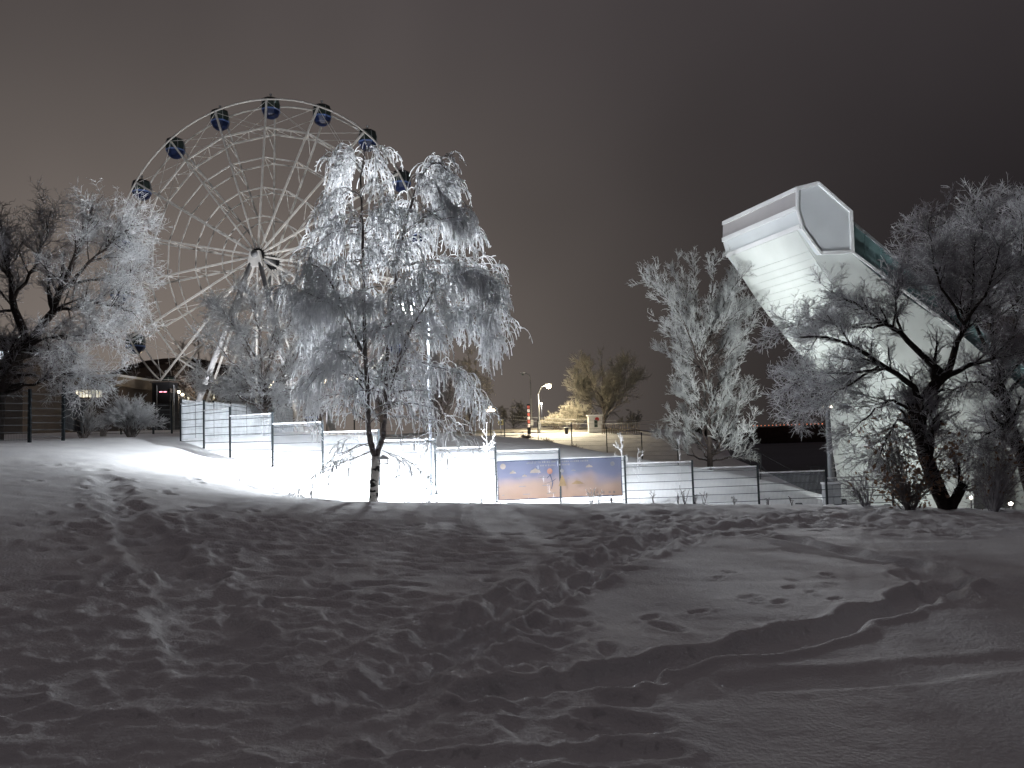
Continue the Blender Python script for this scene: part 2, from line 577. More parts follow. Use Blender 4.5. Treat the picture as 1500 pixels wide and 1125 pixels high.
def prints(path_px, n, spread, size=1.0, dep=0.07):
    pts = np.array([G(a, b, z)[:2] for a, b, z in path_px])
    for _ in range(n):
        t = random.random() * (len(pts) - 1)
        i = int(t)
        p = pts[i] * (1 - t + i) + pts[i + 1] * (t - i)
        d = pts[i + 1] - pts[i]
        a = math.atan2(d[1], d[0]) + random.gauss(0, 0.3)
        p = p + np.array([random.gauss(0, spread), random.gauss(0, spread)])
        stamp(p, a, 0.17 * size * random.uniform(.8, 1.3), 0.085 * size * random.uniform(.8, 1.3), dep * random.uniform(.5, 1.2))


def stamp(p, a, L, Wd, dep):
    r, t = math.hypot(p[0], p[1]), math.atan2(p[0], p[1])
    if r < 2 or r > 24 or abs(t) > 0.74:
        return
    i0, i1 = np.searchsorted(rr, [r - 0.5, r + 0.5])
    j0, j1 = np.searchsorted(th[:470], [t - 0.5 / r, t + 0.5 / r])
    x, y = GX[i0:i1, j0:j1] - p[0], GY[i0:i1, j0:j1] - p[1]
    u, v = x * math.cos(a) + y * math.sin(a), -x * math.sin(a) + y * math.cos(a)
    k = np.sqrt((u / L) ** 2 + (v / Wd) ** 2)
    k = k + 0.25 * vnoise(GX[i0:i1, j0:j1] / 0.09, GY[i0:i1, j0:j1] / 0.09, 21)
    DEP[i0:i1, j0:j1] = np.maximum(DEP[i0:i1, j0:j1], dep * np.exp(-k ** 4))
    RIM[i0:i1, j0:j1] = np.maximum(RIM[i0:i1, j0:j1], dep * 0.3 * np.exp(-((k - 1.5) / 0.45) ** 2))


prints([(520, 1060, 0), (640, 950, 0), (740, 895, 0), (830, 850, 0), (900, 815, 0), (960, 790, 0), (1060, 772, 0)], 330, 0.28, .8, .065)
prints([(880, 790, 0), (980, 770, 0), (1100, 762, 0), (1250, 758, 0), (1420, 765, 0)], 420, 0.55, 0.9, 0.075)
prints([(0, 1000, 0), (200, 940, 0), (400, 930, 0), (600, 1000, 0)], 520, 0.9, 1.0, 0.05)
prints([(100, 1080, 0), (400, 1060, 0), (700, 1070, 0)], 330, 0.6, 1.0, 0.05)
prints([(100, 668, .8), (150, 710, .7), (190, 755, .5), (250, 800, .4), (280, 850, .3)], 150, 0.6)
prints([(300, 760, .4), (500, 790, .2), (700, 800, .1)], 420, 1.0, .85, 0.045)
prints([(230, 690, .8), (330, 705, .5), (470, 730, .2)], 60, 0.8, 1.1, 0.09)
prints([(1000, 880, 0), (1150, 850, 0), (1300, 870, 0)], 22, 0.8, .62, 0.03)

GZ += RIM - DEP
nr, nth = RR.shape
i, j = np.meshgrid(np.arange(nr - 1), np.arange(nth), indexing='ij')
j2 = (j + 1) % nth
q = np.stack([i * nth + j, i * nth + j2, (i + 1) * nth + j2, (i + 1) * nth + j], -1).reshape(-1, 4)[:, ::-1]
gm = MB().add(np.stack([GX, GY, GZ], -1).reshape(-1, 3), [q])
gm.f.append(np.array([[k for k in range(nth)]])[:, ::-1])
tag(gm.build('snow_ground', 'snow', smooth=True), kind='structure')

rv = MB()
rv.add([(-200, 60, -12.6), (2400, 60, -12.6), (2400, 3000, -12.6), (-200, 3000, -12.6)], [[0, 1, 2, 3]])
tag(rv.build('river', 'ice'), kind='structure')

ys = np.linspace(97, 108, 5)
xs = np.linspace(-14, 18, 30)
RX, RY = np.meshgrid(xs, ys, indexing='ij')
RZ = H(RX, RY) + 0.12
i, j = np.meshgrid(np.arange(29), np.arange(4), indexing='ij')
q = np.stack([i * 5 + j, (i + 1) * 5 + j, (i + 1) * 5 + j + 1, i * 5 + j + 1], -1).reshape(-1, 4)
tag(MB().add(np.stack([RX, RY, RZ], -1).reshape(-1, 3), [q]).build('road', 'road', smooth=True), kind='structure')


def smooth_path(pts, m, rng=RNG, wob=0.0):
    pts = np.asarray(pts, float)
    n = len(pts)
    e = np.concatenate([[2 * pts[0] - pts[1]], pts, [2 * pts[-1] - pts[-2]]])
    out = []
    for s in np.linspace(0, n - 1 - 1e-6, m):
        k, t = int(s), s - int(s)
        a, b, c, d = e[k], e[k + 1], e[k + 2], e[k + 3]
        out.append(0.5 * (2 * b + (c - a) * t + (2 * a - 5 * b + 4 * c - d) * t * t + (3 * b - a - 3 * c + d) * t ** 3))
    out = np.array(out)
    if wob:
        w = rng.normal(0, wob, out.shape)
        w[0] = 0
        out += w
    return out


# ------------------------------------------------------------------ leaning tower
tower = thing('leaning_tower', P(1370, 735, 40), 'white floodlit leaning tower with an angular head and teal gallery roof', 'tower')
AX = np.array([-1.95, 5.8, 0.0])                     # the direction its walls run back


def tq(px, py):
    return P(px, py, 40.0)


left = [(1161, 309), (1169, 337), (1189, 370), (1222, 419), (1262, 470), (1300, 515), (1325, 547), (1334, 590), (1340, 640), (1350, 700), (1365, 790)]
arch = [(1425, 800), (1427, 700), (1434, 664), (1450, 640), (1475, 626), (1505, 622), (1540, 632), (1565, 655), (1578, 690), (1584, 800)]
top = [(1700, 790), (1690, 735), (1560, 622), (1406, 489), (1303, 419), (1243, 368)]
body = list(smooth_path([tq(*p) for p in left[1:]], 24)) + [tq(*p) for p in arch] + [tq(*p) for p in top] + [tq(1196, 366)]
MB().prism(body, AX).build('side_wall', 'panel', tower)
# underside and leg: strips of cladding laid across, joint by joint
prof = smooth_path([tq(*p) for p in left[1:]], 60)
seg = np.linalg.norm(np.diff(prof, axis=0), axis=1)
cum = np.concatenate([[0], np.cumsum(seg)])
nstrip = 40
ss = np.concatenate([[0], np.linspace(1.25, cum[-1], nstrip)])
at = lambda s: np.array([np.interp(s, cum, prof[:, k]) for k in range(3)])
axn = AX / np.linalg.norm(AX)
for k in range(len(ss) - 1):
    a, b = at(ss[k] + 0.004), at(ss[k + 1] - 0.004)
    d = (b - a) / np.linalg.norm(b - a)
    nrm = np.cross(d, axn)
    nrm /= np.linalg.norm(nrm)
    if nrm[0] > 0:
        nrm = -nrm
    pr = 0.05 + 0.004 * (k % 2)
    MB().prism([a - nrm * 0.02 + axn * 0.03, b - nrm * 0.02 + axn * 0.03, b + nrm * pr + axn * 0.03, a + nrm * pr + axn * 0.03], AX - axn * 0.06).build(
        'cladding_panel', 'panel', tower)
# head
hexa = [(1161.5, 278), (1193, 270), (1241, 312), (1243.5, 372), (1196, 374), (1169, 337), (1161, 309)]
hp = np.array([tq(*p) for p in hexa]) - axn * 0.25
MB().prism(hp, AX + axn * 0.5).build('head_shell', 'panel_cool', tower)
cen = hp.mean(axis=0)
inner = cen + (hp - cen) * 0.93
fr = MB()
n = len(hp)
outer = cen + (hp - cen) * 1.025
for k in range(n):
    k2 = (k + 1) % n
    fr.prism([outer[k] - axn * 0.10, outer[k2] - axn * 0.10, inner[k2] - axn * 0.10, inner[k] - axn * 0.10], axn * 0.098)
fr.build('face_frame', 'trim', tower)


def slab(a, b, t, name, m, grow=0.0):                # a strip of the head's left side between two profile points
    a, b = np.asarray(a), np.asarray(b)
    d = (b - a) / np.linalg.norm(b - a)
    nr_ = np.cross(d, axn)
    nr_ /= np.linalg.norm(nr_)
    if nr_[0] > 0:
        nr_ = -nr_
    MB().prism([a - nr_ * .01, b - nr_ * .01, b + nr_ * t, a + nr_ * t], AX + axn * 0.5).build(name, m, tower)


B_, G_, J_, C_ = hp[0], hp[6], hp[5], hp[1]
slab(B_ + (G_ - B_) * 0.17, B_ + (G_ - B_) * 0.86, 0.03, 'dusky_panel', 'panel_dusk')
slab(B_ - (G_ - B_) * 0.02, B_ + (G_ - B_) * 0.17, 0.10, 'eave_trim', 'trim')
slab(B_ + (G_ - B_) * 0.86, G_ + (J_ - G_) * 0.08, 0.10, 'sill_trim', 'trim')
slab(G_ + (J_ - G_) * 0.12, G_ + (J_ - G_) * 0.74, 0.03, 'grey_panel', 'panel_cool')
slab(G_ + (J_ - G_) * 0.76, G_ + (J_ - G_) * 1.0, 0.09, 'lower_trim', 'trim')
slab(C_ + (B_ - C_) * 0.0, B_ + (C_ - B_) * 0.02, 0.08, 'ridge_trim', 'trim')
# teal gallery
tl = [tq(1246, 316), tq(1311, 373), tq(1420, 462), tq(1590, 605), tq(1590, 648), tq(1406, 487), tq(1303, 417), tq(1246, 368)]
MB().prism(np.array(tl) + axn * 0.35, AX - axn * 0.7).build('gallery_glazing', 'teal', tower)
for k in range(13):
    t = k / 12.0
    a = tq(1248 + t * 300, 366 + t * 248)
    b = tq(1248 + t * 300, 320 + t * 250)
    MB().bar(a + axn * 0.30, b + axn * 0.30, 0.05, 0.06).build('mullion', 'teal' if k % 3 else 'grey', tower)
MB().bar(tq(1246, 316) + axn * 0.3, tq(1590, 603) + axn * 0.3, 0.09, 0.12).build('gallery_rail', 'grey', tower)
MB().bar(tq(1246, 369) - axn * 0.06, tq(1406, 489) - axn * 0.06, 0.1, 0.12).build('wall_coping', 'trim', tower)
# inner arch: dark floor behind and a pale brace leaning across the opening
MB().bar(P(1445, 632, 42), P(1500, 672, 41), 0.28, 0.28).build('brace', 'white', tower)
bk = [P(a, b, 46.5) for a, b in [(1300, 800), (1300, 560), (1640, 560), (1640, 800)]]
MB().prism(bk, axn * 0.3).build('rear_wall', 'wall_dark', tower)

# ------------------------------------------------------------------ trees
UP = np.array([0, 0, 1.0])


def sprout(Pp, Rp, n, t0, t1, L, ang, m, curl, grav, rs, rmin, taper=0.3, lfall=0.5, weight=None, rmax=9.0):
    K, mm, _ = Pp.shape
    ln = np.linalg.norm(np.diff(Pp, axis=1), axis=2).sum(1)
    w = ln if weight is None else ln * weight
    idx = RNG.choice(K, n, p=w / w.sum())
    t = RNG.uniform(t0, t1, n)
    s = t * (mm - 1)
    k = np.minimum(s.astype(int), mm - 2)
    f = (s - k)[:, None]
    a, b = Pp[idx, k], Pp[idx, k + 1]
    pos = a * (1 - f) + b * f
    tan = (b - a) / (np.linalg.norm(b - a, axis=1, keepdims=True) + 1e-9)
    r0 = np.clip((Rp[idx, k] * (1 - f[:, 0]) + Rp[idx, k + 1] * f[:, 0]) * rs, rmin, rmax)
    pv = RNG.normal(size=(n, 3))
    pv -= (pv * tan).sum(1, keepdims=True) * tan
    pv /= np.linalg.norm(pv, axis=1, keepdims=True)
    aa = (ang * RNG.uniform(.6, 1.35, n))[:, None]
    d = tan * np.cos(aa) + pv * np.sin(aa)
    LL = (L * RNG.uniform(.55, 1.25, n) * (1 - lfall * t))[:, None]
    out = np.zeros((n, m, 3))
    out[:, 0] = pos
    for q_ in range(1, m):
        pos = pos + d * LL / (m - 1)
        out[:, q_] = pos
        d = d + UP * grav / (m - 1) + RNG.normal(0, curl, (n, 3))
        d /= np.linalg.norm(d, axis=1, keepdims=True)
    R = r0[:, None] * np.linspace(1, taper, m)[None] * RNG.uniform(.8, 1.2, (n, m))
    return out, R


def pack(paths):                                       # explicit limbs -> arrays
    return np.stack([p for p, _ in paths]), np.stack([r for _, r in paths])


def limb(pts, r0, r1, m=10, wob=0.03):
    return smooth_path(pts, m, wob=wob), np.linspace(r0, r1, m)


def tree(name, base, label, cat, limbs, layers, trunk_mat='bark', group=None):
    """limbs: explicit (path, radius) pairs, the first ntrunk of them the trunk; layers: list of (part, material, pts, radii, sides)"""
    t = thing(name, base, label, cat, group)
    tb = MB()
    for p, r in limbs:
        tb.tube(p, r, 9 if r[0] > 0.05 else 6, cap=True)
    tb.build('trunk', trunk_mat, t, smooth=True)
    for part, m, lays in layers:
        b = MB()
        for pts, rad, sides in lays:
            b.tubes(pts, rad, sides)
        b.build(part, m, t, smooth=True, kind='stuff')
    return t


# --- weeping birch in front of the lamp
D = 18.6
base = P(547, 741, D)


def bp(px, py, dd=0.0):
    return P(px, py, D + dd)


trunk = [limb([bp(547, 741), bp(549, 700), bp(551, 668)], 0.115, 0.105, 8, .006)]
stems = [limb([bp(550, 668), bp(541, 640), bp(539, 590), bp(535, 520, -.1), bp(533, 415, -.1), bp(530, 320), bp(529, 255), bp(537, 212, .1)], 0.075, 0.012, 26, .012),
         limb([bp(552, 668), bp(561, 640, .1), bp(564, 600, .2), bp(567, 520, .3), bp(578, 420, .4), bp(592, 340, .4), bp(606, 290, .4), bp(622, 252, .4), bp(640, 238, .4), bp(655, 250, .4)], 0.07, 0.012, 26, .012),
         limb([bp(566, 560, .2), bp(585, 520, .1), bp(605, 480, -.1), bp(632, 430, -.3), bp(640, 395, -.3)], 0.035, 0.01, 14, .015),
         limb([bp(536, 520), bp(510, 470, -.3), bp(498, 440, -.4), bp(470, 395, -.5), bp(445, 385, -.6)], 0.035, 0.01, 14, .015)]
Ls = []
for pts, r1 in [([(533, 380), (500, 385), (470, 400), (448, 440)], .018), ([(532, 330), (500, 335), (470, 355), (455, 395)], .016), ([(530, 290), (510, 280), (492, 300), (486, 330)], .013),
                ([(530, 250), (518, 226), (502, 232), (496, 260)], .011), ([(532, 225), (545, 215), (553, 225), (556, 250)], .011),
                ([(590, 345), (630, 310), (668, 302), (682, 325)], .018), ([(584, 390), (620, 385), (665, 385), (690, 400), (706, 420)], .02), ([(575, 440), (620, 420), (680, 400), (712, 405), (722, 430)], .022),
                ([(570, 500), (610, 470), (660, 470), (705, 478), (722, 500)], .022), ([(568, 540), (610, 530), (660, 540), (690, 555), (704, 590)], .02), ([(565, 590), (600, 590), (640, 600), (672, 625)], .018),
                ([(630, 430), (655, 415), (690, 395), (715, 410), (722, 440)], .014), ([(600, 480), (650, 455), (690, 455), (716, 475), (722, 505)], .014),
                ([(622, 252), (638, 240), (652, 255), (655, 285)], .012), ([(612, 275), (635, 268), (650, 285), (652, 310)], .012), ([(606, 290), (640, 320), (668, 318), (680, 345)], .012),
                ([(538, 600), (510, 585), (480, 590), (455, 610)], .02), ([(537, 560), (505, 545), (470, 545), (448, 575)], .02), ([(535, 500), (505, 490), (475, 500), (455, 540)], .02),
                ([(534, 450), (505, 440), (478, 450), (455, 490)], .02), ([(545, 650), (520, 655), (490, 668), (468, 690)], .014), ([(545, 660), (505, 676), (470, 690), (440, 712)], .014),
                ([(560, 660), (590, 672), (615, 690), (640, 715)], .012), ([(562, 640), (600, 640), (640, 650), (668, 672)], .014), ([(565, 610), (600, 612), (640, 622), (690, 655)], .014)]:
    for rep in range(2):
        dz = RNG.uniform(-1.0, 1.9)
        jx, jy = (0, 0) if rep == 0 else RNG.uniform(-20, 20, 2)
        Ls.append(limb([bp(a + jx * k / 3, b + jy * k / 3, dz * k / 3) for k, (a, b) in enumerate(pts)], r1, .006, 12, .02))
SP, SR = pack([(smooth_path(p, 12), np.interp(np.linspace(0, 1, 12), np.linspace(0, 1, len(r)), r)) for p, r in stems])
lp, lr = sprout(SP, SR, 84, .20, .70, 1.9, .95, 9, .10, -.55, .4, .009, .4, .72)         # filling limbs all round
LP, LR = pack(Ls)
allP = np.concatenate([np.stack([smooth_path(p, 9) for p in LP]), lp])
allR = np.concatenate([np.stack([np.interp(np.linspace(0, 1, 9), np.linspace(0, 1, 12), r) for r in LR]), lr])
hz_w = np.clip((allP[:, :, 2].mean(1) - 1.5) / 2.0, 0.4, 1.0)
sp, sr = sprout(allP, allR, 1200, .2, 1.0, .62, .8, 6, .14, -1.2, .6, .010, .7, .2, weight=hz_w)     # side shoots
both, bothR = np.concatenate([np.stack([smooth_path(p, 6) for p in allP]), sp]), np.concatenate([np.stack([np.interp(np.linspace(0, 1, 6), np.linspace(0, 1, 9), r) for r in allR]), sr])
w2 = np.clip((both[:, :, 2].mean(1) - 1.2) / 2.2, 0.24, 1.0)
hang, hr = sprout(both, bothR, 5400, .15, 1.0, .60, .8, 6, .10, -3.6, .5, .013, .85, .1, weight=w2, rmax=.024)  # hanging rimed strands
hr = hr * RNG.uniform(.65, 1.35, hr.shape)
tw, tr_ = sprout(hang, hr, 12000, .15, 1.0, .12, .75, 3, .2, -.8, .9, .010, .7, .2, rmax=.015)
tree('birch_tree', base, 'tall weeping birch with twin stems and hanging rimed twigs before the lamp', 'tree', trunk,
     [('stem', 'bark_frosty', [(p[None], r[None], 8) for p, r in stems] + [(LP, LR, 5)]), ('branches', 'bark_frosty', [(lp, lr, 4)]),
      ('crown', 'frost', [(sp, sr, 3), (hang, hr, 3), (tw, tr_, 3)])], 'birch')
fd = thing('bird_feeder', bp(561, 676, -.12), 'small wooden bird feeder with a snowy roof hung in the birch fork', 'bird feeder')
c = bp(562, 680, -.14)
MB().box(c, .22, .16, .02).build('tray', 'bark', fd)
MB().prism([c + [-.15, -.1, .12], c + [.15, -.1, .12], c + [0, -.1, .23]], (0, .2, 0)).build('snowy_roof', 'snow', fd)
for sx_ in (-.09, .09):
    MB().bar(c + [sx_, 0, .02], c + [sx_, 0, .14], .02).build('upright', 'bark', fd)


def auto_tree(name, label, basept, limbs, n1, L1, n2, L2, n3, L3, r3, crown_mat, grav=.25, ang=.75, group=None, bark='bark_frosty', n4=0, L4=0, t0=.3, cat='tree', g3=0.0, curl=.12, second=None):
    LP_, LR_ = pack(limbs)
    a, ar = sprout(LP_, LR_, n1, t0, 1.0, L1, ang, 7, curl, grav, .5, r3 * 1.2, .35, .45)
    b, br = sprout(np.concatenate([np.stack([smooth_path(p, 7) for p in LP_]), a]),
                   np.concatenate([np.stack([np.interp(np.linspace(0, 1, 7), np.linspace(0, 1, LR_.shape[1]), r) for r in LR_]), ar]),
                   n2, .3, 1.0, L2, ang, 5, curl, grav, .55, r3, .5, .3, rmax=r3 * 2.2)
    c_, cr = sprout(np.concatenate([np.stack([smooth_path(p, 5) for p in a]), b]),
                    np.concatenate([ar[:, [0, 2, 3, 4, 6]], br]), n3, .15, 1.0, L3, ang, 4, curl, g3, .7, r3, .5, .2, rmax=r3 * 1.3)
    lays = [(b, br, 3), (c_, cr, 3)]
    if n4:
        d_, dr = sprout(c_, cr, n4, .1, 1.0, L4, ang * 1.1, 3, curl, g3, .8, r3 * .75, .5, .2, rmax=r3)
        lays.append((d_, dr, 3))
    layers = [('branches', bark, [(a, ar, 4)])]
    if second is None:
        layers.append(('crown', crown_mat, lays))
    else:                                            # part of the crown carries less rime
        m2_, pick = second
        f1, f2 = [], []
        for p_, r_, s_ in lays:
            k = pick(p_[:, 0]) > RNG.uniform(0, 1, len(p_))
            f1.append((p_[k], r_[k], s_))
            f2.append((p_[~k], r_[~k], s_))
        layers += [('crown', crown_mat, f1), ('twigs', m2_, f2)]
    return tree(name, basept, label, cat, limbs, layers, bark, group)


# --- poplar beside the tower
D = 45.0
pp = lambda a, b, dd=0.0: P(a, b, D + dd)
lb = [limb([pp(1040, 690), pp(1037, 600), pp(1036, 520), pp(1042, 440), pp(1048, 372)], .17, .02, 12, .03)]
for (s, m_, e) in [((1038, 580), (1005, 480), (955, 405)), ((1038, 560), (1000, 460), (985, 385)), ((1037, 540), (1020, 450), (1015, 378)), ((1037, 530), (1060, 450), (1075, 385)),
                   ((1038, 550), (1075, 480), (1112, 425)), ((1038, 500), (1062, 440), (1090, 400)), ((1038, 620), (1000, 540), (962, 505)), ((1037, 520), (985, 450), (948, 410)),
                   ((1040, 665), (1005, 625), (980, 600)), ((1040, 670), (1075, 620), (1095, 555)), ((1040, 672), (1080, 640), (1110, 605)), ((1039, 650), (1055, 600), (1075, 560)),
                   ((1040, 660), (1020, 610), (1000, 560)), ((1040, 676), (1000, 660), (974, 640)), ((1040, 676), (1085, 665), (1108, 650)), ((1038, 600), (1065, 540), (1080, 500)), ((1038, 560), (1020, 480), (1000, 430))]:
    dd = RNG.uniform(-2.2, 2.2)
    lb.append(limb([pp(*s), pp(*m_, dd * .6), pp(*e, dd)], .06, .012, 12, .05))
for k in range(34):
    y0 = RNG.uniform(470, 675)
    y1 = y0 - RNG.uniform(25, 95)
    hw = np.interp(y1, [370, 400, 450, 500, 560, 600, 650], [40, 70, 74, 60, 54, 66, 66])
    sx_ = RNG.choice([-1, 1]) * RNG.uniform(.35, 1.0) * hw
    dd = RNG.uniform(-2.4, 2.4)
    lb.append(limb([pp(1038, y0), pp(1038 + sx_ * .6, (y0 + y1) / 2 + 4, dd * .6), pp(1040 + sx_, y1, dd)], .045, .012, 12, .05))
auto_tree('poplar_tree', 'tall vase shaped tree covered in pale rime standing left of the leaning tower', pp(1040, 690), lb, 360, 1.6, 4200, .66, 16000, .30, .0105, 'frost_pale', .75, .6, bark='bark', n4=12000, L4=.15, t0=.12)

# --- dark-limbed tree at the right, in front of the tower
D = 15.4
rp = lambda a, b, dd=0.0: P(a, b, D + dd)
lb = [limb([rp(1388, 750), rp(1372, 712), rp(1352, 655), rp(1346, 608), rp(1356, 582)], .155, .115, 12, .008),
      limb([rp(1352, 592), rp(1330, 560, -.1), rp(1288, 533, -.2), rp(1230, 499, -.3), rp(1168, 494, -.4)], .07, .016, 12, .02),
      limb([rp(1356, 582), rp(1372, 560), rp(1385, 548)], .115, .10, 12, .004),
      limb([rp(1384, 550), rp(1336, 504, .1), rp(1298, 475, .2), rp(1262, 452, .2), rp(1215, 425, .3)], .07, .014, 12, .02),
      limb([rp(1385, 550), rp(1394, 525, .1), rp(1412, 475, .2), rp(1425, 420, .3), rp(1430, 350, .4)], .08, .014, 12, .02),
      limb([rp(1385, 552), rp(1420, 535, .1), rp(1446, 526, .3), rp(1490, 490, .5)], .06, .016, 12, .015),
      limb([rp(1345, 612), rp(1310, 587, -.2), rp(1288, 596, -.3), rp(1260, 620, -.5)], .035, .010, 12, .015),
      limb([rp(1346, 640), rp(1318, 615, -.2), rp(1300, 640, -.3), rp(1285, 680, -.4)], .03, .008, 12, .015),
      limb([rp(1300, 540), rp(1250, 545, -.3), rp(1200, 550, 2.2), rp(1142, 570, 3.6)], .03, .010, 12, .02),
      limb([rp(1290, 535), rp(1240, 565, -.2), rp(1200, 585, 2.0), rp(1168, 615, 3.2)], .025, .008, 12, .02),
      limb([rp(1298, 475), rp(1260, 480, .5), rp(1200, 470, 1.8), rp(1145, 480, 3.0)], .03, .010, 12, .02),
      limb([rp(1320, 492), rp(1312, 450, .4), rp(1322, 410, .6)], .03, .008, 12, .015),
      limb([rp(1412, 475), rp(1385, 430, -.4), rp(1365, 380, -.6), rp(1360, 320, -.7)], .035, .008, 12, .02),
      limb([rp(1412, 475), rp(1450, 420, -.4), rp(1465, 360, -.6)], .035, .008, 12, .02),
      limb([rp(1394, 742, -.1), rp(1404, 722, -.2), rp(1412, 708, -.25)], .10, .085, 12, .004)]
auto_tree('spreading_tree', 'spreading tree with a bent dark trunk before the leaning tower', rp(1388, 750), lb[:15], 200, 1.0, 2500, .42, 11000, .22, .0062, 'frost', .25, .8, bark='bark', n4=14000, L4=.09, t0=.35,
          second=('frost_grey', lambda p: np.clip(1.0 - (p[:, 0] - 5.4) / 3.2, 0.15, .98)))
# --- second tree at the edge of the picture
D = 17.0
lb = [limb([rp(1520, 760), rp(1498, 676), rp(1485, 638), rp(1470, 590), rp(1458, 540)], .14, .09, 12, .01),
      limb([rp(1458, 540), rp(1450, 470), rp(1440, 400), rp(1440, 320)], .07, .012, 12, .02),
      limb([rp(1460, 545), rp(1490, 460, .5), rp(1500, 380, .8), rp(1495, 310, .9)], .07, .012, 12, .02),
      limb([rp(1470, 580), rp(1430, 560, -.4), rp(1400, 570, -.8), rp(1370, 590, -1.)], .035, .008, 12, .02),
      limb([rp(1455, 520), rp(1420, 460, -.5), rp(1390, 420, -.8), rp(1370, 370, -.9)], .045, .010, 12, .02),
      limb([rp(1465, 560), rp(1520, 500, .2), rp(1560, 440, .2)], .05, .012, 12, .02),
      limb([rp(1480, 620), rp(1440, 640, -.4), rp(1415, 665, -.6)], .025, .007, 12, .02)]
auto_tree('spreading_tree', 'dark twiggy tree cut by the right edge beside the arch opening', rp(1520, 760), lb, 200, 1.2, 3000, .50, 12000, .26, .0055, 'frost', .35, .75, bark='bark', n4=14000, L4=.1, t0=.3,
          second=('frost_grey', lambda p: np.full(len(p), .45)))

# --- brown-leaved bushes around the trunk
def leaf_bush(label, spots, d, spread, n_leaf, dens=40, sz=.05, twm='twig', name='leafy_bush'):
    b0 = P(*spots[0], d)
    t = thing(name, (b0[0], b0[1], hz(b0[0], b0[1])), label, 'bush')
    st = []
    for k in range(dens):
        e = spots[RNG.integers(0, len(spots))]
        q0 = P(*spots[0], d + RNG.uniform(-.4, .4))
        q0[2] = hz(q0[0], q0[1]) - .1
        q1 = P(e[0] + RNG.normal(0, spread), e[1] + RNG.normal(0, spread), d + RNG.uniform(-.9, .9))
        md = (q0 + q1) / 2 + [0, 0, .15]
        st.append(limb([q0, md, q1], .014, .005, 8, .02))
    SPp, SRr = pack(st)
    a, ar = sprout(SPp, SRr, dens * 14, .2, 1, .35, .8, 4, .2, .1, .6, .0042, .6, .2)
    MB().tubes(SPp, SRr, 4).tubes(a, ar, 3).build('stems', twm, t, smooth=True, kind='stuff')
    if n_leaf:
        k = RNG.integers(0, len(a), n_leaf)
        pos = a[k, 3] + RNG.normal(0, .05, (n_leaf, 3))
        u = RNG.normal(size=(n_leaf, 3)); u /= np.linalg.norm(u, axis=1, keepdims=True)
        v = np.cross(u, RNG.normal(size=(n_leaf, 3))); v /= np.linalg.norm(v, axis=1, keepdims=True)
        w = np.cross(u, v)
        s_ = RNG.uniform(.6, 1.4, (n_leaf, 1)) * sz
        vv = np.stack([pos - u * s_, pos + v * s_ * .55 + w * s_ * .2, pos + u * s_ * 1.1, pos - v * s_ * .55 + w * s_ * .25], 1)
        idx = np.arange(n_leaf * 4).reshape(-1, 4)
        MB().add(vv.reshape(-1, 3), [idx]).build('leaves', 'leaf', t, kind='stuff')
    return t


leaf_bush('bush with withered brown leaves around the bent dark trunk', [(1330, 742), (1290, 640), (1280, 690), (1310, 660), (1320, 700), (1340, 710), (1285, 620), (1345, 735), (1275, 720), (1390, 640), (1395, 680)], 15.1, 14, 620, 46)
leaf_bush('low frosted bush with few leaves in front of the dark arch opening', [(1455, 744), (1440, 690), (1470, 680), (1490, 700), (1420, 720), (1500, 660), (1450, 670), (1475, 730)], 15.6, 14, 150, 44, .04, 'frost_grey', 'frosted_bush')
leaf_bush('thin leafless shoots at the foot of the tower left of the brown bush', [(1270, 742), (1255, 690), (1240, 720), (1250, 700), (1275, 660)], 16.0, 12, 0, 14, .04, 'frost_grey', 'bare_shrub')

# --- big tree at the left edge
D = 34.0
tp_ = lambda a, b, dd=0.0: P(a, b, D + dd)
lb = [limb([tp_(-10, 655), tp_(-5, 590), tp_(10, 545), tp_(30, 515), tp_(45, 500)], .42, .26, 12, .02),
      limb([tp_(45, 500), tp_(70, 460, -.5), tp_(95, 410, -1), tp_(120, 350, -1.2), tp_(140, 300, -1.3)], .2, .03, 12, .05),
      limb([tp_(38, 506), tp_(20, 440, .5), tp_(10, 380, .8), tp_(0, 320, 1)], .2, .03, 12, .05),
      limb([tp_(45, 500), tp_(0, 495, 1), tp_(-60, 470, 2)], .16, .04, 12, .05),
      limb([tp_(60, 470), tp_(100, 450, -1), tp_(150, 445, -1.5), tp_(195, 455, -2)], .09, .02, 12, .05),
      limb([tp_(35, 510), tp_(70, 495, -1.2), tp_(115, 490, -1.6), tp_(160, 487, -2)], .08, .02, 12, .05),
      limb([tp_(10, 575), tp_(60, 560, -1), tp_(110, 545, -1.6), tp_(145, 562, -2)], .07, .02, 12, .05),
      limb([tp_(85, 430), tp_(130, 390, -1), tp_(165, 350, -1.4), tp_(195, 330, -1.6)], .08, .02, 12, .05),
      limb([tp_(90, 420), tp_(140, 410, -.2), tp_(185, 400, -.2), tp_(205, 395, -.2)], .07, .02, 12, .05),
      limb([tp_(20, 440), tp_(60, 370, .8), tp_(75, 310, 1)], .08, .02, 12, .05),
      limb([tp_(10, 400), tp_(-40, 340, .8), tp_(-80, 300, 1)], .08, .02, 12, .05)]
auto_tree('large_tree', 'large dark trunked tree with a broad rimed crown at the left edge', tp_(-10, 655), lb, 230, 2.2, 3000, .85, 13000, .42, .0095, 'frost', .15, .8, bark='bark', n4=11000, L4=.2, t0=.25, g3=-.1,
          second=('frost_grey', lambda p: np.clip((p[:, 0] + 21.5) / 4.0, 0.12, .95)))

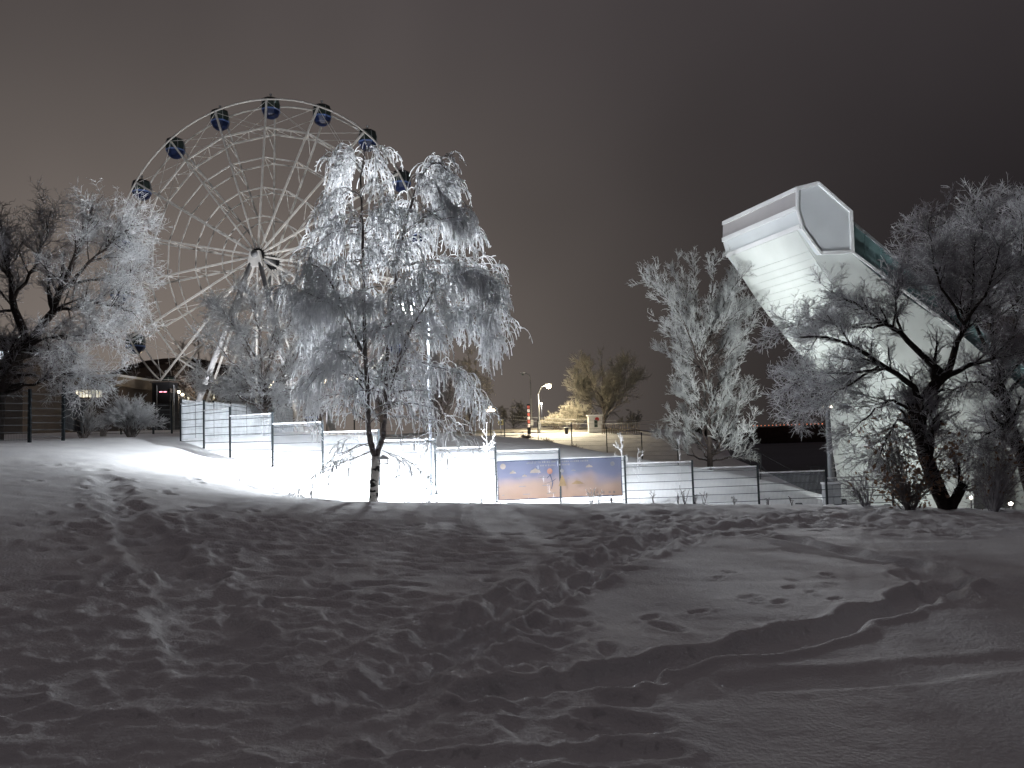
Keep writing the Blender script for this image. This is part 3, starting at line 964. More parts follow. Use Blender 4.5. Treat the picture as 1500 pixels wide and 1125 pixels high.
# --- rimed tree under the wheel
D = 44.0
lb = [limb([tp_(390, 640), tp_(388, 590), tp_(386, 540), tp_(378, 480), tp_(370, 425)], .2, .03, 12, .04)]
for s, m_, e in [((388, 590), (350, 540), (305, 490)), ((388, 580), (360, 500), (340, 440)), ((386, 560), (400, 500), (410, 430)), ((388, 590), (430, 530), (455, 480)), ((388, 570), (430, 520), (470, 505)),
                 ((388, 600), (330, 570), (290, 540)), ((388, 600), (430, 570), (455, 590)), ((389, 600), (350, 580), (330, 590)), ((386, 540), (345, 480), (315, 445)), ((387, 550), (420, 480), (440, 445)),
                 ((388, 600), (400, 570), (410, 595)), ((388, 590), (370, 560), (365, 590))]:
    dd = RNG.uniform(-2.5, 1.5)
    lb.append(limb([tp_(*s), tp_(*m_, dd * .6), tp_(*e, dd)], .08, .02, 12, .06))
auto_tree('rimed_tree', 'bushy rimed tree at the foot of the ferris wheel behind the white fence', tp_(390, 640), lb, 180, 1.9, 2000, .8, 11000, .38, .015, 'frost', .15, .75, bark='bark_frosty', n4=9000, L4=.18, t0=.2, g3=-.25)

# --- bushes by the left fence
def dome_bush(name, label, px, py, d, wpx, hpx, n, m, r=.012, group=None):
    b0 = P(px, py, d)
    b0[2] = hz(b0[0], b0[1])
    w, h = wpx / F * d / 2, hpx / F * d
    t = thing(name, b0, label, 'bush', group)
    st = []
    for k in range(46):
        a, e = RNG.uniform(0, 2 * math.pi), RNG.uniform(.05, 1) ** .6
        q1 = b0 + [w * math.cos(a) * e, w * math.sin(a) * e * .8, h * math.sqrt(max(.05, 1 - (e * .93) ** 2)) * RNG.uniform(.75, 1)]
        st.append(limb([b0 + [math.cos(a) * .12, math.sin(a) * .12, -.05], (b0 + q1) / 2 + [0, 0, h * .12], q1], .02, .008, 8, .02))
    SPp, SRr = pack(st)
    a, ar = sprout(SPp, SRr, n, .25, 1, w * .4, .55, 4, .14, .3, .7, r, .5, .3, rmax=r * 1.3)
    b, br = sprout(a, ar, n * 3, .1, 1, w * .16, .6, 3, .15, .1, .8, r * .8, .5, .3, rmax=r)
    MB().tubes(SPp, SRr, 4).build('stems', 'bark_frosty', t, smooth=True, kind='stuff')
    MB().tubes(a, ar, 3).tubes(b, br, 3).build('crown', m, t, smooth=True, kind='stuff')
    return t


dome_bush('frosted_bush', 'round white rimed bush right of the lit building by the dark fence', 192, 636, 36.5, 88, 56, 1300, 'frost', .012)
dome_bush('frosted_bush', 'pale rimed bush behind the left fence under the lit windows', 122, 640, 43, 62, 48, 500, 'frost', .011)
dome_bush('frosted_bush', 'low dark bush between the two pale rimed bushes', 152, 638, 46, 30, 34, 250, 'frost_grey', .012)

# --- far trees and bushes
def far_tree(name, label, px, py, d, wpx, hpx, m, n=1500, r=.02, spread=.8, trunk_h=.25, group=None, g=.35, L=1.0):
    b0 = P(px, py, d)
    b0[2] = hz(b0[0], b0[1]) - .1
    w, h = wpx / F * d / 2, hpx / F * d
    lb = [limb([b0, b0 + [0, 0, h * trunk_h], b0 + [RNG.normal(0, .1), 0, h * .93]], .02 * h, .03, 12, .04)]
    for k in range(15):
        a = RNG.uniform(0, 2 * math.pi)
        e = RNG.uniform(.35, 1)
        q1 = b0 + [w * math.cos(a) * e, w * math.sin(a) * e, h * RNG.uniform(.5, 1.0) * (1 - .25 * e)]
        st = b0 + [0, 0, h * RNG.uniform(.04, trunk_h + .15)]
        lb.append(limb([st, (st + q1) / 2 + [w * .1 * math.cos(a), w * .1 * math.sin(a), -.02 * h], q1], .009 * h, .02, 12, .04))
    return auto_tree(name, label, b0, lb, int(n * .07), w * .5 * L, int(n * .6), w * .26 * L, n * 2, w * .14 * L, r, m, g, spread, t0=.3, group=group)


far_tree('roadside_tree', 'broad tree lit warm by the street lamp beside the railing', 885, 634, 100, 120, 118, 'frost_warm', 3000, .022, .55)
far_tree('roadside_tree', 'small pale round tree just left of the red and white sign column', 752, 634, 112, 56, 42, 'frost_warm', 900, .02)
far_tree('roadside_tree', 'tall tree half hidden behind the right side of the birch', 690, 640, 92, 60, 140, 'frost_warm', 1600, .022, .9)
far_tree('park_tree', 'grey rimed tree between the ferris wheel and the birch', 470, 645, 78, 110, 190, 'frost_grey', 2600, .022)
far_tree('park_tree', 'grey tree directly behind the birch stems', 560, 645, 82, 110, 170, 'frost_grey', 2200, .022)
far_tree('park_tree', 'grey tree behind the lamp pole beside the birch', 640, 645, 86, 90, 140, 'frost_grey', 1800, .022)
far_tree('park_tree', 'dark tree standing behind the left legs of the wheel', 292, 640, 95, 70, 165, 'twig', 1800, .024)
far_tree('park_tree', 'dim tree between the curved hall roof and the hanging cabin', 200, 640, 85, 80, 105, 'frost_grey', 1500, .02)
far_tree('park_tree', 'warm lit tree behind the white fence left of the globe lamp', 345, 640, 88, 90, 80, 'frost_warm', 1200, .02)
far_tree('roadside_tree', 'small dim tree at the right end of the railing', 926, 634, 112, 40, 36, 'frost_warm', 500, .02)
dome_bush('roadside_bush', 'tall rimed dome of a bush right of the lit street lamp', 845, 634, 99, 58, 44, 700, 'frost_warm', .024)
dome_bush('roadside_bush', 'low rimed bush between the lamp pole and the tall dome bush', 813, 634, 100, 46, 24, 500, 'frost_warm', .024)


for k, (px, py, d, w, h, lab) in enumerate([(800, 655, 84, 26, 12, 'dark scrub on the bank below the lit street lamp'), (838, 660, 80, 34, 15, 'dark scrub on the bank below the rimed dome bush'),
                                        (868, 664, 76, 36, 18, 'dark scrub on the bank left of the slim sapling'), (955, 668, 74, 46, 20, 'dark scrub on the bank below the railing end'),
                                        (770, 648, 88, 22, 9, 'low scrub on the bank below the sign column'), (1010, 672, 72, 40, 24, 'dark scrub at the foot of the bank left of the poplar')]):
    dome_bush('bank_scrub', lab, px, py, d, w, h, 260, 'twig', .016)
# --- saplings
def sapling(label, px, ptop, d, hpx, n, m='frost', name='young_tree', r=.02, ang=.75):
    b0 = P(px, ptop + hpx, d)
    g = hz(b0[0], b0[1])
    t0_ = P(px, ptop, d)
    b0 = np.array([t0_[0], t0_[1], g - .05])
    h = t0_[2] - b0[2]
    t = thing(name, b0, label, 'sapling')
    st = smooth_path([b0, (b0 + t0_) / 2 + [.02, 0, 0], t0_], 9, wob=.012)
    MB().tube(st, np.linspace(r * 1.2, r * .7, 9), 6).build('trunk', m, t, smooth=True)
    a, ar = sprout(st[None], np.full((1, 9), r), n, .40, .97, h * .34, ang * 1.35, 5, .10, .45, .8, r * .6, .7, .6)
    b, br = sprout(a, ar, n * 4, .3, 1, h * .07, .8, 3, .1, .3, .8, r * .42, .7, .3)
    MB().tubes(a, ar, 5).tubes(b, br, 4).build('crown', m, t, smooth=True, kind='stuff')
    return t


sapling('slim rimed sapling rising behind the right end of the banner', 909, 633, 31, 95, 13, r=.017)
sapling('stubby white rimed sapling just right of the banner', 934, 664, 30.5, 72, 9, r=.015, ang=.6)
sapling('small white rimed sapling right of the weeping birch', 712, 622, 33, 84, 12, r=.017, ang=.6)
sapling('bent rimed stem left of the poplar by the fence', 993, 638, 33, 70, 3, r=.014)
sapling('tiny rimed sapling left of the poplar behind the fence', 991, 697, 31, 40, 6, r=.014)

# ------------------------------------------------------------------ dry weeds on the crest
wi = 0
for px, py, d, hpx, lab in [(957, 733, 17.5, 22, 'dry weed stalk right of the banner on the crest'), (993, 737, 17, 14, 'short dark weed tuft left of the third fence post'), (1003, 737, 17, 24, 'tall dark weed stalk against the lit fence panel'),
                            (1018, 737, 17, 14, 'pale weed between two fence posts left of the poplar'), (1031, 737, 17, 16, 'weed stalk below the middle of the poplar'), (1075, 738, 17, 12, 'spread dry weed below the poplar right side'),
                            (895, 735, 17.5, 9, 'small weed under the right end of the banner'), (866, 733, 18, 22, 'white rimed stalk before the banner, left of two'), (876, 733, 18, 20, 'white rimed stalk before the banner, right of two'),
                            (705, 735, 18, 22, 'tuft of rimed weeds left of the banner post'), (690, 736, 18, 14, 'small rimed weed near the lit fence left of the banner'), (425, 718, 19.5, 16, 'dark weed on the lit slope left of the birch'),
                            (400, 712, 20.5, 14, 'sparse weed on the lit slope below the fence'), (352, 700, 21.5, 12, 'weed low on the slope left of the birch'), (455, 725, 19, 12, 'weed in the snow just left of the birch'),
                            (1125, 740, 16.5, 9, 'small weed on the crest below the stepped fence'), (1160, 741, 16.3, 9, 'small weed on the crest left of the grey block'), (640, 736, 18, 18, 'thin bent weed right of the birch trunk')]:
    b0 = P(px, py, d)
    b0[2] = hz(b0[0], b0[1]) - .03
    t = thing('dry_weed', b0, lab, 'weed', 'dry weeds on the snow crest')
    h = hpx / F * d
    st = []
    for k in range(3 + wi % 4):
        a = RNG.uniform(0, 6.28)
        e = b0 + [math.cos(a) * h * .35, math.sin(a) * h * .3, (h + .08) * RNG.uniform(.6, 1.1)]
        st.append(limb([b0, (b0 + e) / 2 + [0, 0, .05], e], .007, .004, 6, .012))
    SPp, SRr = pack(st)
    a, ar = sprout(SPp, SRr, 14, .35, 1, h * .25, .8, 4, .15, .2, .8, .0045, .8, .2)
    mm_ = 'frost' if wi in (7, 8, 9, 10) else ('frost_grey' if wi % 2 else 'twig')
    MB().tubes(SPp, SRr, 4).build('stem', mm_, t)
    MB().tubes(a, ar, 3).build('seed_heads', mm_, t, kind='stuff')
    wi += 1


# ------------------------------------------------------------------ fences
def fence(name, label, posts, tops, hgt, vm, sp, vr, fold, post_h=None, cap=True, folds=7, pr=.035, postm='post'):
    """posts: (px, depth); tops: photo row of each panel's upper edge at its middle"""
    xy = [P(px, 600, d)[:2] for px, d in posts]
    t = thing(name, (*xy[0], hz(*xy[0])), label, 'fence')
    zt = []
    for k in range(len(posts) - 1):
        mid = (np.array(xy[k]) + np.array(xy[k + 1])) / 2
        if tops is None:
            zt.append(max(hz(*xy[k]), hz(*xy[k + 1]), hz(*mid)) + hgt)
        else:
            zt.append(P((posts[k][0] + posts[k + 1][0]) / 2, tops[k], (posts[k][1] + posts[k + 1][1]) / 2)[2])
    for k, (x, y) in enumerate(xy):
        z1 = max(zt[max(k - 1, 0)], zt[min(k, len(zt) - 1)]) + .06
        MB().bar((x, y, hz(x, y) - .3), (x, y, z1), pr * 2, pr * 1.6).build('post', postm, t)
    for k in range(len(posts) - 1):
        a, b = np.array(xy[k]), np.array(xy[k + 1])
        L = np.linalg.norm(b - a)
        n = max(4, int(L / sp))
        zb = zt[k] - hgt
        b_ = MB()
        us = (np.arange(n) + .5) / n
        q0 = np.concatenate([a + (b - a) * us[:, None], np.full((n, 1), zb)], 1)
        q1 = np.concatenate([a + (b - a) * us[:, None], np.full((n, 1), zt[k])], 1)
        b_.tubes(np.stack([q0, q1], 1), np.full((n, 2), vr), 3)
        o = b_.build('wire_panel', vm, t)
        f_ = MB()
        for z in np.linspace(zb + .05, zt[k] - .12, folds):
            f_.bar((*a, z), (*b, z), .016, .022)
        f_.build('fold_wires', fold, o)
        if cap:
            MB().bar((*a, zt[k] + .012), (*b, zt[k] + .012), .045, .05).build('frost_cap', 'frost', o)
    return t


NEARP = [(265, 33.3), (299, 31.6), (337, 30), (399, 28.5), (472, 27.7), (554, 27.6), (636, 28), (724, 28.5), (817, 29), (912, 29.3), (1010, 29.5), (1105, 29.7), (1204, 29.9), (1300, 30.2)]
fence('mesh_fence', 'stepped welded mesh fence with dark posts and frosted top edges round the snowy field', NEARP,
      [590, 600, 608, 620, 632.5, 645, 656, 660, 671, 678, 685, 691.5, 699], 1.95, 'wire', .05, .0055, 'fold')
fence('mesh_fence', 'bright rime coated mesh fence running back from the corner below the wheel', [(265.8, 33.4), (286, 35.5), (313, 38), (338, 41), (361, 44), (382, 47.5), (398, 51), (414, 55), (429, 59)],
      [587.5, 589.5, 591, 592.6, 593.8, 595, 596.5, 597.5], 1.75, 'wire', .05, .0125, 'fold', folds=8, pr=.03)
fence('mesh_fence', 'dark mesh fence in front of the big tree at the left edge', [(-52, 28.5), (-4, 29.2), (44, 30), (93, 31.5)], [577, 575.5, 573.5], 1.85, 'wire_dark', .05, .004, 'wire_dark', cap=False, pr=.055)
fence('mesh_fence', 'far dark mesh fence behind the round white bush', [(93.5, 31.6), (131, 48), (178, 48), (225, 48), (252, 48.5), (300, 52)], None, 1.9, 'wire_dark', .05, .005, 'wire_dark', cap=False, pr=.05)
fence('mesh_fence', 'long thin fence along the dark bank below the road', [(560, 90), (620, 90), (680, 90), (738, 89), (787, 88), (836, 86), (887, 84), (938, 82), (990, 80)], None, 2.0, 'wire_dark', .12, .006, 'wire_dark', cap=False, folds=5, pr=.05)

# ------------------------------------------------------------------ banner
bl, bm_, br_ = P(729, 700, 28.42), P(818, 700, 28.9), P(911, 700, 29.18)
zt_b, zb_b = P(818, 673, 28.9)[2], P(818, 729, 28.9)[2]
banner = thing('banner', (*bm_[:2], zb_b), 'wide printed banner on the fence with dusk sky, clouds and pale writing', 'banner')
off = np.array([0, -.05, 0])
frac = lambda u: (bl[:2] + (bm_[:2] - bl[:2]) * (u * 2)) if u < .5 else (bm_[:2] + (br_[:2] - bm_[:2]) * (u * 2 - 1))


def bpt(u, w, lift=0.0):
    x, y = frac(u)
    return np.array([x, y + .075 - lift * 1.3, zb_b + (zt_b - zb_b) * w])


def banner_mat():
    m = bpy.data.materials.new('printed banner')
    m.use_nodes = True
    t = m.node_tree
    b = t.nodes['Principled BSDF']
    b.inputs['Roughness'].default_value = .6
    g = nd(t, 'ShaderNodeTexCoord')
    s = nd(t, 'ShaderNodeSeparateXYZ')
    t.links.new(g.outputs['Object'], s.inputs[0])
    n = nd(t, 'ShaderNodeTexNoise')
    n.inputs['Scale'].default_value = 1.1
    t.links.new(g.outputs['Object'], n.inputs['Vector'])
    a = nd(t, 'ShaderNodeMath', operation='MULTIPLY_ADD', i_1=.5, i_2=-.25)
    t.links.new(n.outputs['Fac'], a.inputs[0])
    a2 = nd(t, 'ShaderNodeMath', operation='MULTIPLY_ADD', i_1=1 / (zt_b - zb_b))
    t.links.new(s.outputs[2], a2.inputs[0])
    t.links.new(a.outputs[0], a2.inputs[2])
    r = nd(t, 'ShaderNodeValToRGB')
    e = r.color_ramp.elements
    e[0].position, e[0].color = .0, (0.223, 0.146, 0.108, 1)
    e[1].position, e[1].color = 1.0, (0.084, 0.095, 0.146, 1)
    for p_, c_ in ((.35, (0.213, 0.151, 0.124, 1)), (.52, (0.165, 0.136, 0.154, 1)), (.66, (0.097, 0.103, 0.155, 1))):
        k = e.new(p_)
        k.color = c_
    t.links.new(a2.outputs[0], r.inputs[0])
    t.links.new(r.outputs[0], b.inputs['Base Color'])
    tr = nd(t, 'ShaderNodeBsdfTranslucent')
    t.links.new(r.outputs[0], tr.inputs['Color'])
    mx = nd(t, 'ShaderNodeMixShader', i_0=.22)
    t.links.new(b.outputs[0], mx.inputs[1])
    t.links.new(tr.outputs[0], mx.inputs[2])
    t.links.new(mx.outputs[0], t.nodes['Material Output'].inputs['Surface'])
    return m


bmesh_ = MB()
us = np.linspace(0, 1, 25)
vv, ff = [], []
for k, u in enumerate(us):
    for j_, w in enumerate(np.linspace(0, 1, 7)):
        p_ = bpt(u, w)
        p_[1] += .012 * math.sin(u * 31 + w * 5)
        p_[2] += .012 * math.sin(u * 25) * (w - .5)
        vv.append(p_)
for k in range(24):
    for j_ in range(6):
        ff.append([k * 7 + j_, (k + 1) * 7 + j_, (k + 1) * 7 + j_ + 1, k * 7 + j_ + 1])
bmesh_.add(vv, ff).build('printed_sheet', banner_mat(), banner, smooth=True)


def printed(col, trans=.22, name='banner ink'):
    return rime(name, col, trans)


ink_w, ink_c, ink_o, ink_d = printed((0.203, 0.198, 0.213)), printed((0.250, 0.216, 0.189)), printed((0.243, 0.173, 0.101)), printed((0.061, 0.074, 0.115))


def blob(pts, m, name):
    MB().polys([bpt(u, w, .02) for u, w in pts], [list(range(len(pts)))]).build(name, m, banner)


def disc(u, w, r, m, name, asp=.30):
    blob([(u + r * asp * math.cos(a), w + r * math.sin(a)) for a in np.linspace(0, 2 * math.pi, 18, endpoint=False)], m, name)


disc(.045, .87, .075, ink_c, 'printed_sun')
disc(.93, .84, .06, ink_w, 'printed_moon')
for u, w, s in [(.125, .70, .8), (.22, .605, .6), (.31, .71, 1.3), (.745, .79, .8), (.62, .70, .5)]:
    blob([(u - .035 * s, w - .03 * s), (u + .035 * s, w - .03 * s), (u + .028 * s, w + .02 * s), (u + .012 * s, w + .035 * s), (u, w + .07 * s), (u - .012 * s, w + .04 * s), (u - .028 * s, w + .02 * s)], ink_c if s != .5 else ink_w, 'printed_cloud')
for u0, u1, w in [(.24, .32, .935), (.34, .48, .945), (.35, .48, .855), (.51, .60, .86), (.53, .74, .945)]:
    u = u0
    while u < u1 - .008:                                  # unreadable pale lettering
        du = random.choice([.006, .009, .012])
        h_ = random.choice([.03, .038, .045])
        blob([(u, w - .02), (u + du, w - .02), (u + du, w - .02 + h_), (u, w - .02 + h_)], ink_w, 'letter')
        u += du + random.choice([.004, .005, .012])
blob([(.50, .30), (.56, .30), (.548, .46), (.53, .60), (.515, .48)], ink_o, 'printed_hill')
blob([(.60, .34), (.70, .34), (.67, .40), (.64, .43)], ink_o, 'printed_hill')
disc(.43, .70, .075, printed((0.319, 0.167, 0.126)), 'printed_flower')
disc(.53, .70, .05, ink_w, 'printed_puff')
for (a0, b0_), (a1, b1_) in [((.43, .63), (.452, .40)), ((.452, .40), (.44, .24)), ((.452, .44), (.38, .37)), ((.452, .44), (.48, .50)), ((.432, .6), (.405, .52))]:
    blob([(a0 - .004, b0_), (a0 + .004, b0_), (a1 + .003, b1_), (a1 - .003, b1_)], ink_d, 'printed_stalk')
for u in (.755, .80, .85, .90, .935):
    disc(u, .09, .032, printed((0.184, 0.151, 0.142)), 'printed_badge')
for a, b in (((0, 0), (1, 0)), ((0, 1), (1, 1))):
    MB().tube([bpt(a[0] + (b[0] - a[0]) * k / 12, a[1] , -.01) for k in range(13)], .022, 5).build('hem', ink_d, banner)
for u in (0, 1):
    MB().bar(bpt(u, 0, -.01), bpt(u, 1, -.01), .03).build('hem', ink_d, banner)

# ------------------------------------------------------------------ park lamp behind the birch
lb0 = P(632, 712, 27.3)
lg = hz(lb0[0], lb0[1])
lt = P(628, 452, 27.3)
lh = P(597, 447, 27.0)
lamp = thing('street_lamp', (lb0[0], lb0[1], lg), 'white floodlight lamp on a tall pale pole shining through the birch', 'street lamp')
MB().tube([(lb0[0], lb0[1], lg - .2), (lb0[0], lb0[1], lg + 4), (lt[0], lt[1], lt[2])], [.06, .05, .04], 10).build('pole', 'fold', lamp, smooth=True)
MB().tube([lt, lt + (lh - lt) * .4 + [0, 0, .12], lh + [0, 0, .08]], [.04, .035, .03], 8).build('arm', 'white', lamp, smooth=True)
MB().box(lh + [0, 0, .03], .62, .30, .10).build('head', 'grey', lamp)
MB().lathe(lh + [0, 0, -.085], [(.03, -.24), (.18, -.19), (.26, -.06), (.27, .09)], 16).build('lens', 'lamp_white', lamp, smooth=True)
lp_ = lh + [0, 0, -.38]
spot(lp_, lp_ + np.array([-.5, 1.4, -7.0]), PARK_LED, 154, .8, (.93, .97, 1.0), .12)
point(lh + [0, -.02, -.42], PARK_SPILL, (.93, .97, 1.0), .12)

spot(lh + [0, 0, .16], lh + np.array([0, -3.1, 7.0]), PARK_UP, 178, .33, (.93, .97, 1.0), .12)   # uplight added to brighten the birch crown
spot(lh + [0, .04, .16], lh + np.array([-1.6, 2.6, 7.0]), PARK_UP * .8, 178, .33, (.93, .97, 1.0), .12)  # second uplight, added for the tree under the wheel

# ------------------------------------------------------------------ mast, block and floodlights at the tower
mb0 = P(1219, 720, 33)
mg = hz(mb0[0], mb0[1])
mast = thing('mast', (mb0[0], mb0[1], mg), 'tall tapering grey mast with two small fittings made into lamps in front of the tower leg', 'mast')
mt = P(1209, 556, 33)
MB().tube([(mb0[0], mb0[1], mg - .2), (mt[0] * .5 + mb0[0] * .5, mb0[1], (mg + mt[2]) / 2), mt], [.15, .115, .085], 12).build('pole', 'grey', mast, smooth=True)
ca = P(1211, 599, 32.9)
MB().bar(ca - [.2, 0, 0], ca + [.2, 0, 0], .05).build('crossarm', 'grey', mast)
for s_ in (-.18, .18):
    MB().lathe(ca + [s_, 0, .03], [(.03, 0), (.06, .03), (.06, .08), (.02, .13)], 8).build('lit_fitting', 'lamp_far', mast)
spot(ca + [0, -.25, .08], (6.6, 17.6, 3.0), 2600, 56, .8, (.95, .97, 1.0), .15)  # spot added to whiten the right tree's left crown; the fittings only glow

blk = P(1219, 745, 31.2)
bg_ = hz(blk[0], blk[1])
stack = thing('block_stack', (blk[0], blk[1], bg_), 'stack of pale grey blocks with a snow cap behind the fence end', 'block stack')
zt_ = P(1219, 709, 31.2)[2]
nrow = max(3, int((zt_ - bg_) / .26))
for k in range(nrow):
    for s_ in (-1, 1):
        MB().box((blk[0] + s_ * .165, blk[1], zt_ - (k + 1) * .26), .31, .3, .245).build('block', 'concrete', stack)
MB().box((blk[0], blk[1], zt_), .7, .34, .09).build('snow_cap', 'snow', stack)
cg = Vector(tuple(P(1150, 500, 41)))
for (px, d, tgt, lab, pw) in [(1235, 33.5, (1180, 430, 43), 'ground floodlight at the foot of the mast aimed up the leaning tower', 1.0),
                              (1300, 34.5, (1330, 560, 42), 'ground floodlight hidden by the crest before the tower leg', .55),
                              (1170, 31.6, (1045, 500, 45), 'added ground floodlight just behind the fence to brighten the poplar', 4.2)]:  # the last one is added to brighten the poplar
    b0 = P(px, 745, d)
    g = hz(b0[0], b0[1]) - (.12 if d < 25 else 0)
    f = thing('floodlight', (b0[0], b0[1], g), lab, 'floodlight', 'floodlights round the tower')
    tg = P(*tgt)
    hd = np.array([b0[0], b0[1], g + .35])
    dr = (tg - hd) / np.linalg.norm(tg - hd)
    MB().bar((b0[0] - .15, b0[1], g), (b0[0] - .15, b0[1], g + .36), .03).bar((b0[0] + .15, b0[1], g), (b0[0] + .15, b0[1], g + .36), .03).bar((b0[0] - .17, b0[1], g + .02), (b0[0] + .17, b0[1], g + .02), .05).build('bracket', 'black', f)
    MB().bar(hd - dr * .08, hd + dr * .04, .26, .2).build('housing', 'black', f)
    MB().bar(hd + dr * .042, hd + dr * .055, .22, .16).build('lens', 'lamp_far', f)
    spot(hd + dr * .12, tg, TOWER_FLOOD * pw, 56 if px == 1170 else 120, .6, (.95, 1.0, .96), .1)
for px, py, d in ((1422, 729, 36), (1480, 738, 30)):
    c = P(px, py, d)
    g = hz(c[0], c[1])
    f = thing('ground_lamp', (c[0], c[1], g), 'small lit ground lamp under the arch opening, %s' % ('farther one left of the arch' if px < 1450 else 'brighter one at the right edge'), 'lamp', 'ground lamps by the arch')
    MB().tube([(c[0], c[1], g - .1), (c[0], c[1], c[2] - .06)], .035, 8).build('stake', 'black', f)
    MB().ball(c, .075, 10, 6).build('lens', 'lamp_far', f, smooth=True)
    point(c + [0, -.2, .1], 60, (1, .95, .85), .08)

# ------------------------------------------------------------------ ferris wheel
HC = P(389.5, 380, 80.0)
PSI = math.radians(8)
U = np.array([math.cos(PSI), -math.sin(PSI), 0])
N = np.array([math.sin(PSI), math.cos(PSI), 0])
RW, HWD = 16.75, 1.0
wg = hz(HC[0], HC[1])
wheel = thing('ferris_wheel', (HC[0], HC[1], wg), 'large white ferris wheel rising over the snowy trees', 'ferris wheel')


def wp(a, r, n=0.0):
    return HC + U * (r * math.cos(a)) + UP * (r * math.sin(a)) + N * n


ANG = [math.radians(87.5 + 20 * k) for k in range(18)]
for s_ in (-1, 1):
    pts = np.array([wp(a, RW, s_ * HWD) for a in np.linspace(0, 2 * math.pi, 109)])
    MB().tube(pts, .10, 6, cap=False).build('rim', 'rimed_steel', wheel, smooth=True)
    pts = np.array([wp(a, RW - .42, s_ * HWD) for a in np.linspace(0, 2 * math.pi, 109)])
    for rf in (.82, .63, .44, .26):
        pts = np.array([wp(a, RW * rf, s_ * HWD) for a in ANG + ANG[:1]])
        b = MB()
        for k in range(18):
            b.bar(pts[k], pts[k + 1], .15 if rf > .8 else .11, up=N)
        b.build('ring', 'rimed_steel', wheel)
    for a in ANG:
        MB().bar(wp(a, .75, s_ * 1.75), wp(a, RW - .05, s_ * HWD), .17, up=N).build('spoke', 'rimed_steel', wheel)
lat, stay = MB(), MB()
for k, a in enumerate(ANG):
    a2 = a + math.radians(20)
    for rf in (.82, .63, .44):
        lat.bar(wp(a, RW * rf, -HWD), wp(a, RW * rf, HWD), .08, up=N[[1, 0, 2]])
        lat.bar(wp(a, RW * rf, -HWD), wp(a, RW * (rf - .10), HWD), .05, up=U)
    r_, p0 = RW * .82, None
    for j_ in range(5):
        f0, f1 = j_ / 5, (j_ + 1) / 5
        q0 = wp(a, r_, -HWD) * (1 - f0) + wp(a2, r_, -HWD) * f0
        q1 = wp(a, r_, HWD) * (1 - f1) + wp(a2, r_, HWD) * f1
        if j_ % 2:
            q0, q1 = wp(a, r_, HWD) * (1 - f0) + wp(a2, r_, HWD) * f0, wp(a, r_, -HWD) * (1 - f1) + wp(a2, r_, -HWD) * f1
        lat.bar(q0, q1, .05, up=UP)
    for s_ in (-1, 1):
        stay.bar(wp(a, RW * .99, s_ * HWD), wp(a2, RW * .82, s_ * HWD), .035, up=N)
        stay.bar(wp(a2, RW * .99, s_ * HWD), wp(a, RW * .82, s_ * HWD), .035, up=N)
lat.build('cross_bracing', 'rimed_steel', wheel, kind='stuff')
stay.build('stay_wires', 'rimed_steel', wheel, kind='stuff')
MB().tube([HC - N * 2.6, HC + N * 2.6], .38, 16).build('axle', 'grey', wheel, smooth=True)
for s_ in (-1, 1):
    MB().tube([HC + N * s_ * 1.68, HC + N * s_ * 1.82], .85, 18).build('hub_flange', 'black', wheel)
    cc = HC + N * s_ * 2.35
    MB().prism([cc - U * .5 + UP * .35 - N * .2, cc + U * .5 + UP * .35 - N * .2, cc + U * .85 - UP * 1.25 - N * .2, cc - U * .85 - UP * 1.25 - N * .2], N * .4).build('bearing_block', 'white', wheel)
    for e_ in (-1, 1):
        ft = HC + U * e_ * 6.0 + N * (-5.2 if s_ < 0 else 3.4)
        ft[2] = hz(ft[0], ft[1]) - .2
        MB().tube([cc + U * e_ * .5 - UP * .9, ft], [.22, .33], 12).build('support_leg', 'concrete', wheel, smooth=True)


def make_cabin():
    t = thing('cabin', (0, 0, 0), 'blue and glass cabin at the top of the ferris wheel', 'cabin', 'cabins of the ferris wheel')
    z0 = -.35
    MB().lathe((0, 0, z0), [(.45, -1.05), (.78, -.80), (.98, -.35)], 8, .39).build('lower_shell', 'blue', t)
    MB().lathe((0, 0, z0), [(.99, -.37), (1.0, -.22)], 8, .39).build('stripe', 'pale_blue', t)
    MB().lathe((0, 0, z0), [(.95, -.21), (.99, .25), (.86, .80)], 8, .39).build('window', 'glass', t)
    for k in range(8):
        a = .39 + k * math.pi / 4
        c_, s_ = math.cos(a), math.sin(a)
        MB().tube([(c_ * .97, s_ * .97, z0 - .21), (c_ * 1.005, s_ * 1.005, z0 + .25), (c_ * .88, s_ * .88, z0 + .80)], .035, 5).build('pillar', 'grey', t)
    MB().lathe((0, 0, z0), [(.90, .81), (.84, .92), (.45, 1.08), (.2, 1.12)], 8, .39).build('roof', 'black', t)
    MB().tube([(0, 0, z0 + 1.12), (0, 0, z0 + 1.35)], .06, 6).build('hanger', 'grey', t)
    MB().ball((0, 0, z0 + 1.47), .15, 8, 5).build('finial', 'trim', t, smooth=True)
    return t


cab = make_cabin()
names = ['topmost on the rim', 'first left of the topmost', 'second left of the topmost', 'third left, high over the left tree', 'level with the hub, half hidden by the left tree',
         'just below hub height in the left tree crown', 'hanging low above the curved hall roof', 'near the booth at lower left', 'lowest one left of the wheel legs', 'lowest one right of the wheel legs',
         'low right behind the grey park tree', 'low right between the birch stems', 'behind the white lamp in the birch', 'just below hub height behind the birch', 'seen through the right birch twigs',
         'clear of the birch on the right rim', 'right above the birch top', 'first right of the topmost']
for k, a in enumerate(ANG):
    p_ = wp(a, RW - .05)
    c_ = cab if k == 0 else copy_tree(cab)
    c_.location = tuple(p_ + UP * (-.15))
    c_.rotation_euler.z = .25
    c_['label'] = 'blue ferris wheel cabin, ' + names[k]

